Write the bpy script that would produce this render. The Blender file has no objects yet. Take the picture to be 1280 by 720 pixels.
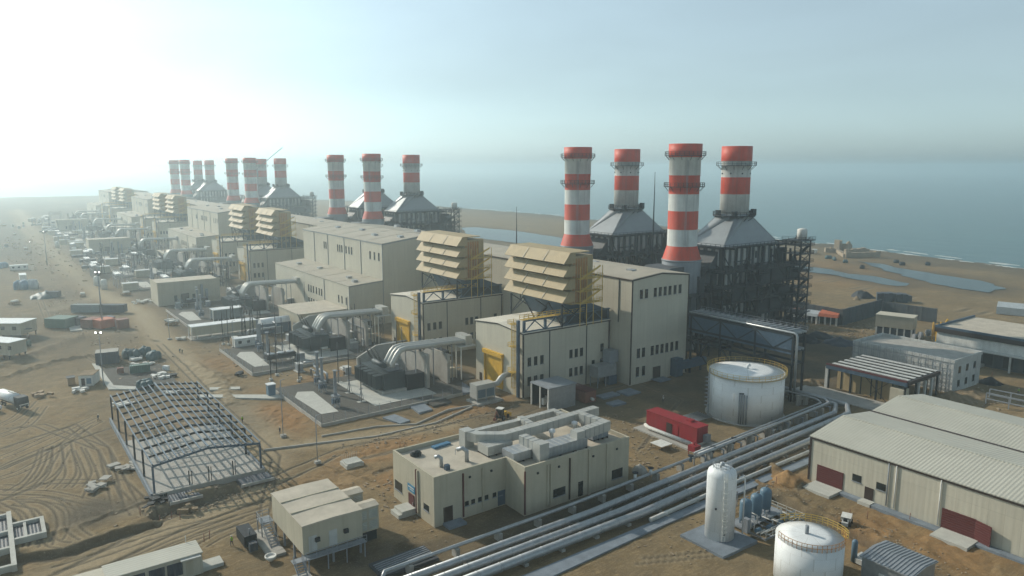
import bpy, math, random
import numpy as np
from mathutils import Vector, Matrix
random.seed(7); R = math.radians
S = bpy.context.scene; COL = S.collection
# ------------------------------------------------------------------ camera model (used to turn map points into metres)
CAMH = 60.0; HEAD = 35.9; PITCH = math.atan(152/920)
_a = R(HEAD); FH = Vector((math.sin(_a), math.cos(_a), 0)); RT = Vector((math.cos(_a), -math.sin(_a), 0)); UP = Vector((0,0,1))
FW = FH*math.cos(PITCH) - UP*math.sin(PITCH); CU = FH*math.sin(PITCH) + UP*math.cos(PITCH)
def G(x, y, z=0.0):
    d = FW*920 + RT*(x-640) + CU*(360-y); t = (z-CAMH)/d.z
    return (t*d.x, t*d.y)
# ------------------------------------------------------------------ materials
M = {}
def mat(name, col, rough=.8, metal=0, var=.18, scale=.6, bump=0, bscale=4, corr=None, streak=0, spec=.3, dirt=None):
    m = bpy.data.materials.new(name); m.use_nodes = True; n = m.node_tree.nodes; l = m.node_tree.links
    b = n['Principled BSDF']; b.inputs['Roughness'].default_value = rough; b.inputs['Metallic'].default_value = metal
    b.inputs['Specular IOR Level'].default_value = spec
    tc = n.new('ShaderNodeTexCoord'); src = tc.outputs['Object']
    nz = n.new('ShaderNodeTexNoise'); nz.inputs['Scale'].default_value = scale; nz.inputs['Detail'].default_value = 6; nz.inputs['Roughness'].default_value = .65
    l.new(src, nz.inputs['Vector'])
    mr = n.new('ShaderNodeMapRange'); mr.inputs['From Min'].default_value = .25; mr.inputs['From Max'].default_value = .75
    mr.inputs['To Min'].default_value = 1-var; mr.inputs['To Max'].default_value = 1+var
    l.new(nz.outputs['Fac'], mr.inputs['Value'])
    vm = n.new('ShaderNodeVectorMath'); vm.operation = 'SCALE'; vm.inputs[0].default_value = col
    l.new(mr.outputs['Result'], vm.inputs['Scale']); cur = vm.outputs['Vector']
    if streak:
        mp = n.new('ShaderNodeMapping'); mp.inputs['Scale'].default_value = (1.3, 1.3, .07); l.new(src, mp.inputs['Vector'])
        n2 = n.new('ShaderNodeTexNoise'); n2.inputs['Scale'].default_value = 1.0; n2.inputs['Detail'].default_value = 4; l.new(mp.outputs['Vector'], n2.inputs['Vector'])
        m2 = n.new('ShaderNodeMapRange'); m2.inputs['From Min'].default_value = .45; m2.inputs['From Max'].default_value = .75
        m2.inputs['To Min'].default_value = 0; m2.inputs['To Max'].default_value = streak; l.new(n2.outputs['Fac'], m2.inputs['Value'])
        mx = n.new('ShaderNodeMix'); mx.data_type = 'RGBA'; l.new(m2.outputs['Result'], mx.inputs['Factor']); l.new(cur, mx.inputs['A'])
        mx.inputs['B'].default_value = (*(dirt or (.16,.13,.09)), 1); cur = mx.outputs['Result']
    l.new(cur, b.inputs['Base Color'])
    h = None
    if corr:   # ribbed sheet: wave along an axis, period in metres
        w = n.new('ShaderNodeTexWave'); w.bands_direction = corr[0]; w.inputs['Scale'].default_value = 1/corr[1]*.314; l.new(src, w.inputs['Vector'])
        bp = n.new('ShaderNodeBump'); bp.inputs['Strength'].default_value = corr[2]; bp.inputs['Distance'].default_value = .08; l.new(w.outputs['Fac'], bp.inputs['Height']); h = bp
    if bump:
        n3 = n.new('ShaderNodeTexNoise'); n3.inputs['Scale'].default_value = bscale; n3.inputs['Detail'].default_value = 5; l.new(src, n3.inputs['Vector'])
        bp = n.new('ShaderNodeBump'); bp.inputs['Strength'].default_value = bump; bp.inputs['Distance'].default_value = .15; l.new(n3.outputs['Fac'], bp.inputs['Height'])
        if h: l.new(h.outputs['Normal'], bp.inputs['Normal'])
        h = bp
    if h: l.new(h.outputs['Normal'], b.inputs['Normal'])
    M[name] = m; return m
def bands(name, cuts, cols, rough=.55):   # paint bands up a stack, by height on the shaft itself
    m = mat(name, (.8,.8,.8), rough, var=.14, scale=.35, streak=.34, dirt=(.12,.10,.09)); n = m.node_tree.nodes; l = m.node_tree.links
    tc = [x for x in n if x.type == 'TEX_COORD'][0]; vm = [x for x in n if x.type == 'VECT_MATH'][0]
    sp = n.new('ShaderNodeSeparateXYZ'); l.new(tc.outputs['Object'], sp.inputs[0])
    dv = n.new('ShaderNodeMath'); dv.operation = 'DIVIDE'; dv.inputs[1].default_value = 70; l.new(sp.outputs['Z'], dv.inputs[0])
    cr = n.new('ShaderNodeValToRGB'); cr.color_ramp.interpolation = 'CONSTANT'; e = cr.color_ramp.elements
    while len(e) < len(cols): e.new(.5)
    for k, c in enumerate(cols): e[k].position = 0 if k == 0 else cuts[k-1]/70; e[k].color = (*c, 1)
    l.new(dv.outputs[0], cr.inputs[0]); l.new(cr.outputs[0], vm.inputs[0]); return m
RED=(.52,.055,.022); WHT=(.54,.55,.52); GRY=(.22,.24,.26)
bands('bypass_bands', [29.6,34,39.6,45.4,51.1,56.9,62.8], [GRY,RED,WHT,RED,WHT,RED,WHT,RED])
bands('boiler_bands', [50.4,56.2,61.6], [WHT,RED,WHT,RED])
mat('cream', (.47,.44,.355), .7, var=.08, scale=.12, corr=('X',.9,.12), streak=.13)
mat('cream_y', (.47,.44,.355), .7, var=.08, scale=.12, corr=('Y',.9,.12), streak=.13)
mat('plaster', (.42,.385,.295), .85, var=.10, scale=.25, bump=.15, streak=.2)
mat('roof_tan', (.34,.31,.25), .75, var=.14, scale=.2, corr=('Y',1.0,.6), streak=0)
mat('roof_ribbed', (.40,.39,.33), .5, var=.10, scale=.12, corr=('Y',.62,.45))
mat('roof_flat', (.42,.38,.31), .9, var=.2, scale=.35, bump=.2)
mat('roof_sunlit', (.56,.53,.45), .85, var=.15, scale=.3, bump=.15)  # lighter copy of roof_flat, with sunlight put into the colour
mat('trim_brown', (.035,.022,.018), .6)
mat('glass', (.015,.02,.022), .15, var=.3, scale=1, spec=.5)
mat('steel_dark', (.011,.016,.021), .6, var=.3, scale=.8)
mat('steel_blue', (.05,.085,.125), .55, var=.25, scale=.8)
mat('steel_grey', (.22,.24,.26), .5, var=.2, scale=.8)
mat('galv', (.36,.38,.39), .42, .55, var=.2, scale=.9, streak=.1)
mat('galv_duct', (.42,.42,.39), .45, .3, var=.14, scale=.5)
mat('casing', (.045,.058,.07), .6, var=.3, scale=.3, streak=.4)
mat('casing_light', (.46,.47,.45), .6, var=.2, scale=.4, streak=.3)
mat('cone', (.24,.26,.27), .42, .4, var=.12, scale=.3, streak=.12)
mat('hood', (.34,.265,.145), .65, var=.14, scale=.5, streak=.2)
mat('yellow', (.56,.33,.035), .6, var=.2, scale=1, streak=.15)
mat('orange_rust', (.33,.16,.05), .75, var=.35, scale=.8)
mat('white_paint', (.68,.70,.70), .5, var=.05, scale=.4, streak=.06)
mat('white_old', (.60,.60,.56), .6, var=.15, scale=.8, streak=.25)
mat('vessel_blue', (.10,.17,.23), .45, var=.12)
mat('concrete', (.34,.33,.30), .9, var=.2, scale=.5, bump=.2, streak=.15)
mat('concrete_light', (.42,.42,.38), .9, var=.14, scale=.6, bump=.1)
mat('concrete_wet', (.17,.20,.23), .7, var=.3, scale=.4, bump=.1)
mat('asphalt', (.055,.06,.065), .85, var=.3, scale=.5, bump=.2)
mat('red_paint', (.23,.011,.018), .55, var=.18, scale=.6, corr=('X',.6,.5), streak=.15)
mat('maroon', (.085,.018,.018), .6, var=.15, corr=('Z',.4,.4))
mat('green_cont', (.05,.12,.10), .6, var=.2, corr=('X',.5,.6), streak=.3)
mat('grey_cont', (.16,.20,.21), .6, var=.2, corr=('X',.5,.6), streak=.3)
mat('navy_cont', (.035,.05,.07), .6, var=.2, corr=('X',.5,.6), streak=.3)
mat('rust_cont', (.20,.085,.06), .7, var=.25, corr=('X',.5,.6), streak=.3)
mat('blue_wrap', (.06,.16,.26), .5, var=.3, scale=1.5, bump=.5)
mat('teal_wrap', (.03,.085,.10), .55, var=.4, scale=1.5, bump=.5)
mat('tent_orange', (.42,.12,.06), .7, var=.15)
mat('tent_grey', (.34,.38,.40), .7, var=.15)
mat('rubber', (.02,.02,.02), .8)
mat('porcelain', (.10,.09,.08), .4)
mat('transformer', (.035,.05,.055), .5, var=.25, corr=('Y',.7,.8))
mat('gravel', (.075,.072,.062), .95, var=.3, scale=1.2, bump=.6, bscale=3)
mat('dirt_road', (.36,.31,.225), .95, var=.13, scale=.12, bump=.3, bscale=1.5)
mat('wood', (.28,.20,.12), .8, var=.25)
mat('soil', (.20,.15,.09), .95, var=.35, scale=.8, bump=.8, bscale=2)
mat('skin', (.25,.14,.09), .6); mat('hivis', (.35,.55,.04), .7); mat('navy', (.02,.03,.05), .8); mat('helmet', (.7,.68,.6), .4)
mat('sign_blue', (.05,.20,.32), .5); mat('louvre', (.42,.43,.38), .6, corr=('Z',.3,1.0)); mat('louvre_blue', (.12,.17,.2), .6, corr=('Z',.3,1.0))
mat('ruin', (.30,.24,.17), .9, var=.3, bump=.6); mat('rail_yellow', (.50,.34,.08), .6)
lm = mat('lamp_glass', (.9,.9,.85), .3); lm.node_tree.nodes['Principled BSDF'].inputs['Emission Color'].default_value = (1,.97,.9,1); lm.node_tree.nodes['Principled BSDF'].inputs['Emission Strength'].default_value = 6
for nm, ax in (('cream',0),('cream_y',1)):   # sheet joints every few metres and a slightly different tone per sheet
    m = M[nm]; n = m.node_tree.nodes; l = m.node_tree.links; tc = [x for x in n if x.type == 'TEX_COORD'][0]; B = n['Principled BSDF']
    sp = n.new('ShaderNodeSeparateXYZ'); l.new(tc.outputs['Object'], sp.inputs[0]); ad = n.new('ShaderNodeMath'); ad.operation = 'ADD'; l.new(sp.outputs['X'], ad.inputs[0]); l.new(sp.outputs['Y'], ad.inputs[1])
    cb = n.new('ShaderNodeCombineXYZ'); l.new(ad.outputs[0], cb.inputs['X']); l.new(sp.outputs['Z'], cb.inputs['Y'])
    br = n.new('ShaderNodeTexBrick'); br.inputs['Scale'].default_value = 1; br.inputs['Brick Width'].default_value = 2.4; br.inputs['Row Height'].default_value = 5.9; br.inputs['Mortar Size'].default_value = .03; br.offset = 0
    br.inputs['Color1'].default_value = (.965,.965,.965,1); br.inputs['Color2'].default_value = (1.02,1.02,1.015,1); br.inputs['Mortar'].default_value = (.80,.79,.78,1); l.new(cb.outputs[0], br.inputs['Vector'])
    src = B.inputs['Base Color'].links[0].from_socket; mx = n.new('ShaderNodeMix'); mx.data_type = 'RGBA'; mx.blend_type = 'MULTIPLY'; mx.inputs['Factor'].default_value = 1; l.new(src, mx.inputs['A']); l.new(br.outputs['Color'], mx.inputs['B']); l.new(mx.outputs['Result'], B.inputs['Base Color'])
m = M['white_paint']; n = m.node_tree.nodes; l = m.node_tree.links; tc = [x for x in n if x.type == 'TEX_COORD'][0]; B = n['Principled BSDF']   # plate seams on the tanks
sp = n.new('ShaderNodeSeparateXYZ'); l.new(tc.outputs['Object'], sp.inputs[0]); at_ = n.new('ShaderNodeMath'); at_.operation = 'ARCTAN2'; l.new(sp.outputs['Y'], at_.inputs[0]); l.new(sp.outputs['X'], at_.inputs[1])
cb = n.new('ShaderNodeCombineXYZ'); l.new(at_.outputs[0], cb.inputs['X']); l.new(sp.outputs['Z'], cb.inputs['Y'])
br = n.new('ShaderNodeTexBrick'); br.inputs['Scale'].default_value = 1; br.inputs['Brick Width'].default_value = .7; br.inputs['Row Height'].default_value = 1.8; br.inputs['Mortar Size'].default_value = .02
br.inputs['Color1'].default_value = (.95,.95,.95,1); br.inputs['Color2'].default_value = (1.02,1.02,1.02,1); br.inputs['Mortar'].default_value = (.80,.79,.77,1); l.new(cb.outputs[0], br.inputs['Vector'])
src = B.inputs['Base Color'].links[0].from_socket; mx = n.new('ShaderNodeMix'); mx.data_type = 'RGBA'; mx.blend_type = 'MULTIPLY'; mx.inputs['Factor'].default_value = 1; l.new(src, mx.inputs['A']); l.new(br.outputs['Color'], mx.inputs['B']); l.new(mx.outputs['Result'], B.inputs['Base Color'])
# ------------------------------------------------------------------ mesh builder
class MB:
    def __init__(s): s.v = []; s.f = []; s.sm = []; s.ch = []
    def add(s, vs, fs, smooth=False):
        s.ch.append((len(s.v),len(s.f))); k = len(s.v); s.v += [tuple(p) for p in vs]; s.f += [tuple(i+k for i in f) for f in fs]; s.sm += [smooth]*len(fs); return s
    def box(s, x0, x1, y0, y1, z0, z1):
        v = [(x,y,z) for z in (z0,z1) for y in (y0,y1) for x in (x0,x1)]
        return s.add(v, [(0,2,3,1),(4,5,7,6),(0,1,5,4),(2,6,7,3),(0,4,6,2),(1,3,7,5)])
    def boxc(s, cx, cy, cz, sx, sy, sz, rz=0):
        c, n = math.cos(rz), math.sin(rz); v = []
        for z in (-1,1):
            for y in (-1,1):
                for x in (-1,1): X, Y = x*sx/2, y*sy/2; v.append((cx+X*c-Y*n, cy+X*n+Y*c, cz+z*sz/2))
        return s.add(v, [(0,2,3,1),(4,5,7,6),(0,1,5,4),(2,6,7,3),(0,4,6,2),(1,3,7,5)])
    def bar(s, p, q, w=.2, h=None):
        p, q = Vector(p), Vector(q); d = q-p
        if d.length < 1e-6: return s
        d.normalize(); u = Vector((0,0,1)) if abs(d.z) < .95 else Vector((1,0,0))
        a = d.cross(u).normalized(); b = a.cross(d); h = h or w; a *= w/2; b *= h/2
        v = [p-a-b, p+a-b, p+a+b, p-a+b, q-a-b, q+a-b, q+a+b, q-a+b]
        return s.add(v, [(3,2,1,0),(4,5,6,7),(0,1,5,4),(1,2,6,5),(2,3,7,6),(3,0,4,7)])
    def tube(s, pts, r, n=12, cap=True):
        s.ch.append((len(s.v),len(s.f))); P = [Vector(p) for p in pts]; base = len(s.v); prev = None
        for i, p in enumerate(P):
            t = ((P[min(i+1,len(P)-1)]-p).normalized() + (p-P[max(i-1,0)]).normalized()).normalized()
            if prev is None: a = t.cross(Vector((0,0,1)) if abs(t.z) < .95 else Vector((1,0,0))).normalized()
            else: a = (prev - t*prev.dot(t)).normalized()
            prev = a; b = t.cross(a); rr = r[i] if isinstance(r, (list,tuple)) else r
            for k in range(n): g = 2*math.pi*k/n; s.v.append(tuple(p + (a*math.cos(g)+b*math.sin(g))*rr))
        for i in range(len(P)-1):
            for k in range(n):
                s.f.append((base+i*n+k, base+i*n+(k+1)%n, base+(i+1)*n+(k+1)%n, base+(i+1)*n+k)); s.sm.append(True)
        if cap:
            s.f.append(tuple(base+k for k in range(n))[::-1]); s.f.append(tuple(base+(len(P)-1)*n+k for k in range(n))); s.sm += [False]*2
        return s
    def lathe(s, cx, cy, prof, n=32, smooth=True):
        s.ch.append((len(s.v),len(s.f))); base = len(s.v)
        for r, z in prof:
            for k in range(n): g = 2*math.pi*k/n; s.v.append((cx+r*math.cos(g), cy+r*math.sin(g), z))
        for i in range(len(prof)-1):
            for k in range(n): s.f.append((base+i*n+k, base+i*n+(k+1)%n, base+(i+1)*n+(k+1)%n, base+(i+1)*n+k)); s.sm.append(smooth)
        if prof[0][0] > .01: s.f.append(tuple(base+k for k in range(n))[::-1]); s.sm.append(False)
        if prof[-1][0] > .01: s.f.append(tuple(base+(len(prof)-1)*n+k for k in range(n))); s.sm.append(False)
        return s
    def cyl(s, cx, cy, z0, z1, r, n=16): return s.lathe(cx, cy, [(r,z0),(r,z1)], n)
    def prism(s, poly, axis, a0, a1):   # polygon in the plane across `axis`, extruded along it
        def P(p, a): return {'x':(a,p[0],p[1]), 'y':(p[0],a,p[1]), 'z':(p[0],p[1],a)}[axis]
        n = len(poly); v = [P(p,a0) for p in poly]+[P(p,a1) for p in poly]
        return s.add(v, [tuple(range(n))[::-1], tuple(range(n,2*n))]+[(i,(i+1)%n,n+(i+1)%n,n+i) for i in range(n)])
    def sweep(s, pts, w, h):   # square duct along a level path, mitred at the bends
        s.ch.append((len(s.v),len(s.f))); P = [Vector(p) for p in pts]; base = len(s.v)
        for i, p in enumerate(P):
            a = (P[i]-P[i-1]).normalized() if i else (P[1]-P[0]).normalized(); c = (P[i+1]-P[i]).normalized() if i < len(P)-1 else a
            na = Vector((-a.y,a.x,0)); nc = Vector((-c.y,c.x,0)); m = (na+nc).normalized(); m = m/max(.35,m.dot(na))
            for sx, sz in ((-1,-1),(1,-1),(1,1),(-1,1)): q = p+m*(sx*w/2)+Vector((0,0,sz*h/2)); s.v.append(tuple(q))
        n = len(P)
        for i in range(n-1):
            for k in range(4): s.f.append((base+i*4+k, base+i*4+(k+1)%4, base+i*4+4+(k+1)%4, base+i*4+4+k)); s.sm.append(False)
        s.f += [tuple(base+k for k in (3,2,1,0)), tuple(base+(n-1)*4+k for k in range(4))]; s.sm += [False]*2
        return s
    def ring_rail(s, cx, cy, z, r, h=1.1, n=24, t=.05, posts=True, rails=2, a0=0, a1=2*math.pi):
        p = [(cx+r*math.cos(a0+(a1-a0)*k/n), cy+r*math.sin(a0+(a1-a0)*k/n)) for k in range(n+1)]
        for j in range(1, rails+1):
            for k in range(n): s.bar((*p[k], z+h*j/rails), (*p[k+1], z+h*j/rails), t)
        if posts:
            for k in range(n): s.bar((*p[k], z), (*p[k], z+h), t)
        return s
    def rail(s, pts, h=1.1, t=.06, step=2.0, rails=2):
        for a, b in zip(pts, pts[1:]):
            a, b = Vector(a), Vector(b); n = max(1, int((b-a).length/step))
            for k in range(n+1): q = a.lerp(b, k/n); s.bar(q, q+Vector((0,0,h)), t)
            for j in range(1, rails+1): o = Vector((0,0,h*j/rails)); s.bar(a+o, b+o, t)
        return s
    def each(s, name, m, parent=None):   # every separate piece becomes a part of its own
        ends = s.ch[1:]+[(len(s.v),len(s.f))]
        for (v0,f0),(v1,f1) in zip(s.ch, ends):
            q = type(s)(); q.v = s.v[v0:v1]; q.f = [tuple(i-v0 for i in f) for f in s.f[f0:f1]]; q.sm = s.sm[f0:f1]; q.build(name, m, parent)
    def build(s, name, m, parent=None, smooth_ok=True):
        me = bpy.data.meshes.new(name); me.from_pydata(s.v, [], s.f); me.update()
        me.polygons.foreach_set('use_smooth', s.sm)
        import bmesh
        bm = bmesh.new(); bm.from_mesh(me); bmesh.ops.recalc_face_normals(bm, faces=bm.faces); bm.to_mesh(me); bm.free()
        me.materials.append(M[m] if isinstance(m, str) else m)
        o = bpy.data.objects.new(name, me); COL.objects.link(o)
        if parent: o.parent = parent
        return o
def thing(name, label, cat, loc=(0,0,0), rz=0, group=None):
    o = bpy.data.objects.new(name, None); COL.objects.link(o); o.location = loc; o.rotation_euler = (0,0,rz); o.empty_display_size = .5
    return tag(o, label, cat, group)
def tag(o, label=None, cat=None, group=None, kind=None):
    if label: o['label'] = label
    if cat: o['category'] = cat
    if group: o['group'] = group
    if kind: o['kind'] = kind
    return o
KIDS = {}
def kids(o): return [c for c in bpy.data.objects if c.parent == o]
def dup(root, loc, label, rz=None, group=None):
    if root.name not in KIDS:
        by = {}
        for o in bpy.data.objects:
            if o.parent: by.setdefault(o.parent.name, []).append(o)
        KIDS[root.name] = [(c, by.get(c.name, [])) for c in by.get(root.name, [])]
    r = root.copy(); COL.objects.link(r); r.location = loc; r['label'] = label
    if rz is not None: r.rotation_euler = (0,0,rz)
    if group: r['group'] = group
    for c, gs in KIDS[root.name]:
        d = c.copy(); COL.objects.link(d); d.parent = r
        for g in gs: e = g.copy(); COL.objects.link(e); e.parent = d
    return r
def struct(o): o['kind'] = 'structure'; return o
ORD = ['first','second','third','fourth','fifth','sixth','seventh','eighth','ninth','tenth','eleventh','twelfth','thirteenth','fourteenth','fifteenth','sixteenth']
HAZE_COL=(.83,.965,1); HAZE_D=.0005; HAZE_G=.67; SUN_EL=30; SUN_AZ=-20; SUN_E=4.6; SKY=(1,1.3,1,.15,.34,(.78,.965,1.02)); VB=6; SUN_ANG=.6; EXPO=-.12; MURK=(1.10,1.18,1.24)
# ------------------------------------------------------------------ terrain
_rng = np.random.RandomState(3)
_lat = _rng.rand(256, 256)
def vnoise(x, y, s):
    x = np.asarray(x, float)/s; y = np.asarray(y, float)/s; i = np.floor(x).astype(int); j = np.floor(y).astype(int); u = x-i; v = y-j
    u = u*u*(3-2*u); v = v*v*(3-2*v); a = _lat[i%256, j%256]; b = _lat[(i+1)%256, j%256]; c = _lat[i%256, (j+1)%256]; d = _lat[(i+1)%256, (j+1)%256]
    return (a*(1-u)+b*u)*(1-v)+(c*(1-u)+d*u)*v
def dline(x, y, pts, m=1e4):
    """distance to a polyline, worked out only for points within m metres of its box"""
    x = np.asarray(x, float); y = np.asarray(y, float); best = np.full(np.shape(x), 1e9)
    px = [p[0] for p in pts]; py = [p[1] for p in pts]
    k = (x > min(px)-m) & (x < max(px)+m) & (y > min(py)-m) & (y < max(py)+m)
    if not k.any(): return best
    X, Y = x[k], y[k]; b = np.full(X.shape, 1e9)
    for (ax, ay), (bx, by) in zip(pts, pts[1:]):
        dx, dy = bx-ax, by-ay; L = dx*dx+dy*dy+1e-9
        t = np.clip(((X-ax)*dx+(Y-ay)*dy)/L, 0, 1); b = np.minimum(b, np.hypot(X-ax-t*dx, Y-ay-t*dy))
    best[k] = b; return best
def gl(*px): return [G(a, b) for a, b in px]
BERMS = [(gl((-60,440),(0,458),(60,435),(118,415)), 2.2, .9), (gl((-60,492),(0,473),(70,452),(110,445)), 1.6, .7), (gl((-60,412),(0,398),(50,390),(110,388)), 2.0, .9),
         (gl((-40,690),(40,668),(100,655),(190,622)), .8, .25), (gl((240,620),(262,612)), 1.6, .9),
         (gl((960,610),(1010,640),(1080,668),(1160,712)), 1.6, .7), (gl((965,585),(985,600),(1000,606)), 1.6, 1.1), (gl((280,395),(330,420),(345,450)), 1.8, .5),
         (gl((930,590),(960,620)), 1.3, .7),
         (gl((240,455),(270,470),(290,500)), 2.4, .6), (gl((1180,500),(1230,530),(1290,560)), 3, .9), (gl((1080,600),(1180,640),(1280,690)), .9, .35)]
PITS = [(gl((205,640),(290,612)), 2.2, 1.4), (gl((0,700),(80,690),(130,672),(190,655)), 1.6, 1.3), (gl((505,684),(520,686)), 1.6, 1.1), (gl((930,598),(1000,640),(1090,680),(1200,735)), 1.0, .8),
        (gl((560,560),(470,590)), .6, .2), (gl((20,398),(70,390)), 1.5, .5), (gl((1200,520),(1290,555)), 2, .7)]
ROADS = [(gl((22,262),(40,285),(62,310),(96,345),(130,370),(175,390),(205,430),(258,478),(335,548),(330,580),(300,620),(200,668),(60,730)), 5.5),
         (gl((-60,408),(20,396),(95,380),(125,366)), 4), (gl((130,372),(190,372)), 3), (gl((335,560),(440,548),(560,530)), 3.5), (gl((150,640),(330,600)), 3), (gl((60,310),(20,280)), 4), (gl((165,415),(60,420),(0,425)), 3.5)]
DARKS = [(G(120,640), 6, 5, .8), (G(150,632), 7, 4, .7), (G(260,605), 4, 3, .6), (G(700,655), 30, 5, .85), (G(880,600), 30, 5, .6), (G(640,650), 20, 4, .6), (G(470,690), 8, 4, .6), (G(1100,560), 10, 6, .8), (G(960,480), 30, 16, .75),  # last patch of this row paints the shade of hall and boilers
         (G(230,520), 14, 20, .35), (G(180,450), 7, 8, .5), (G(700,505), 20, 8, .5), (G(1010,430), 18, 20, .7), (G(1060,450), 15, 12, .5), (G(560,470), 12, 22, .4), (G(420,690), 10, 5, .4), (G(330,650), 4, 6, .3), (G(100,350), 8, 30, .3), (G(60,350), 8, 30, .35)]
CLAYS = [(G(350,520), 7, 10, .8), (G(530,590), 10, 5, .6), (G(480,560), 12, 5, .6), (G(590,505), 9, 6, .7), (G(1090,660), 12, 5, .55), (G(1180,690), 6, 8, .6), (G(980,600), 6, 4, .5), (G(940,560), 6, 5, .3), (G(420,600), 10, 6, .3), (G(270,455), 7, 10, .45), (G(760,560), 5, 5, .3), (G(430,470), 20, 5, .4), (G(1040,340), 50, 50, .35), (G(440,520), 6, 3, .4)]
BACKFILL = gl((958,603),(1030,642),(1100,672),(1180,712))
_TR = random.Random(5); TRACKS = []
LAGOONS = [gl(*q) for q in (((578,285),(592,284),(640,288),(700,297),(735,304),(735,318),(700,311),(640,303),(600,298),(585,296)), ((985,331),(1005,333),(1040,337),(1060,342),(1100,346),(1137,355),(1120,358),(1085,352),(1050,345),(1020,341),(990,337)), ((1075,327),(1095,329),(1130,336),(1180,344),(1225,351),(1258,360),(1240,366),(1205,362),(1170,355),(1130,345),(1100,336)))]
ARCS = [[(90, 390), (130, 350), (165, 300), (180, 230)], [(150, 385), (190, 345), (215, 300), (215, 225)], [(290, 380), (318, 345), (320, 310), (285, 235)], [(30, 400), (100, 360), (140, 310), (165, 240)], [(220, 385), (262, 340), (262, 290), (245, 215)], [(60, 440), (150, 455), (190, 510), (170, 600)], [(100, 430), (180, 432), (225, 465), (240, 520), (210, 580)], [(200, 430), (262, 470), (268, 530), (320, 570)], [(170, 560), (200, 590), (245, 600)], [(0, 270), (90, 235), (170, 200), (350, 120)], [(0, 310), (110, 262), (220, 215), (370, 135)], [(0, 345), (80, 320), (200, 250), (330, 150)], [(0, 400), (150, 402), (260, 420), (400, 450)], [(0, 420), (120, 418), (250, 440), (380, 480)], [(0, 380), (100, 375), (190, 330), (240, 250)], [(20, 430), (90, 470), (120, 540), (110, 600)], [(0, 460), (60, 480), (90, 540), (80, 610)], [(300, 240), (330, 300), (350, 360), (330, 420)], [(120, 60), (60, 120), (0, 150)], [(160, 80), (100, 150), (0, 190)], [(380, 700), (560, 640), (760, 560), (1000, 470)], [(300, 710), (500, 650), (700, 570), (900, 490)], [(200, 690), (420, 620), (600, 560), (820, 500), (1000, 440)], [(900, 560), (960, 520), (1010, 500)], [(760, 600), (830, 560), (900, 530)]]
for a in ARCS:
    p = gl(*[(q[0]/3, 480+q[1]/3) for q in a]); q0 = []
    for i in range(len(p)-1):   # round the corners
        u, v_, w_, z_ = p[max(i-1,0)], p[i], p[i+1], p[min(i+2,len(p)-1)]
        for f in (0,.25,.5,.75): q0.append(tuple(.5*(2*v_[c]+(w_[c]-u[c])*f+(2*u[c]-5*v_[c]+4*w_[c]-z_[c])*f*f+(3*v_[c]-u[c]-3*w_[c]+z_[c])*f**3) for c in (0,1)))
    q0.append(p[-1])
    for w in (-.95,.95):
        o_ = [(x+w*math.cos(math.atan2(q0[min(i+1,len(q0)-1)][1]-q0[max(i-1,0)][1], q0[min(i+1,len(q0)-1)][0]-q0[max(i-1,0)][0])+1.571), y+w*math.sin(math.atan2(q0[min(i+1,len(q0)-1)][1]-q0[max(i-1,0)][1], q0[min(i+1,len(q0)-1)][0]-q0[max(i-1,0)][0])+1.571)) for i,(x,y) in enumerate(q0)]
        TRACKS.append((o_, .22))
for a in ([(-40,600),(60,560),(150,530),(190,540)], [(-40,640),(60,600),(150,600),(190,640)], [(-40,540),(50,530),(130,560),(170,640)], [(300,610),(420,560),(520,540),(640,508)],
          [(0,560),(90,530),(130,560),(150,640)], [(60,720),(200,650),(330,612),(420,570)], [(100,720),(230,660),(330,622)], [(100,440),(160,470),(170,520)], [(200,430),(260,490),(345,570),(330,640)],
          [(780,470),(850,500),(800,560)], [(1120,560),(1000,610)], [(440,575),(560,548),(700,500),(780,480)], [(0,320),(40,350),(60,400)], [(1010,330),(1100,345),(1280,372)], [(1010,345),(1120,370),(1280,400)],
          [(1180,480),(1240,500),(1290,505)], [(800,700),(900,690),(960,660)]):
    p = gl(*a)
    for w in (-1, 1): TRACKS.append(([(x+w, y+.3*w) for x, y in p], .3))
def terrain_z(x, y):
    sc_ = np.ndim(x) == 0; x = np.atleast_1d(np.asarray(x, float)); y = np.atleast_1d(np.asarray(y, float))
    z = (vnoise(x,y,22)-.9)*.35 + (vnoise(x+9,y,5)-.8)*.16 + (vnoise(x,y+7,1.7)-.8)*.10
    for p, w, h in BERMS: z = z + h*np.exp(-(dline(x,y,p,w*4+1)/w)**2)*(.6+.8*vnoise(x,y,2.5))
    for p, w, h in PITS: z = z - h*np.exp(-(dline(x,y,p,w*4+1)/w)**8)*(.8+.3*vnoise(x,y,3))
    d = dline(x,y,BACKFILL,12); z = z + np.exp(-(d/4)**4)*(vnoise(x,y,2.2)*.5+vnoise(x,y,1.1)*.3)*.8
    rough = np.zeros(np.shape(z))
    for p, w, h in BERMS+PITS: rough = np.maximum(rough, np.exp(-(dline(x,y,p,w*6)/(w*2.2))**2))
    for (cx, cy), rx, ry, v in CLAYS: rough = np.maximum(rough, .8*np.clip(1.5-np.hypot((x-cx)/rx,(y-cy)/ry),0,1))
    z = z + rough*((vnoise(x,y,1.3)-.5)*.42+(vnoise(x+3,y,.8)-.5)*.26)
    for p, w in TRACKS: z = z - .10*np.exp(-(dline(x,y,p,w*4+1)/w)**2)
    shore = 590 - .0004*(y-700)**2*.35
    z = z - np.clip((x-(shore_x(y)-55))/55, 0, 2.6)*1.3
    z = np.where(x < shore_x(y)-60, np.maximum(z, -1.35), z)
    return float(z[0]) if sc_ else z
def shore_x(y):
    return np.interp(y, [-500,-100,60,177,287,352,540,722,882,1200,1700], [380,420,470,512,540,548,579,592,590,560,420])
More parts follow.
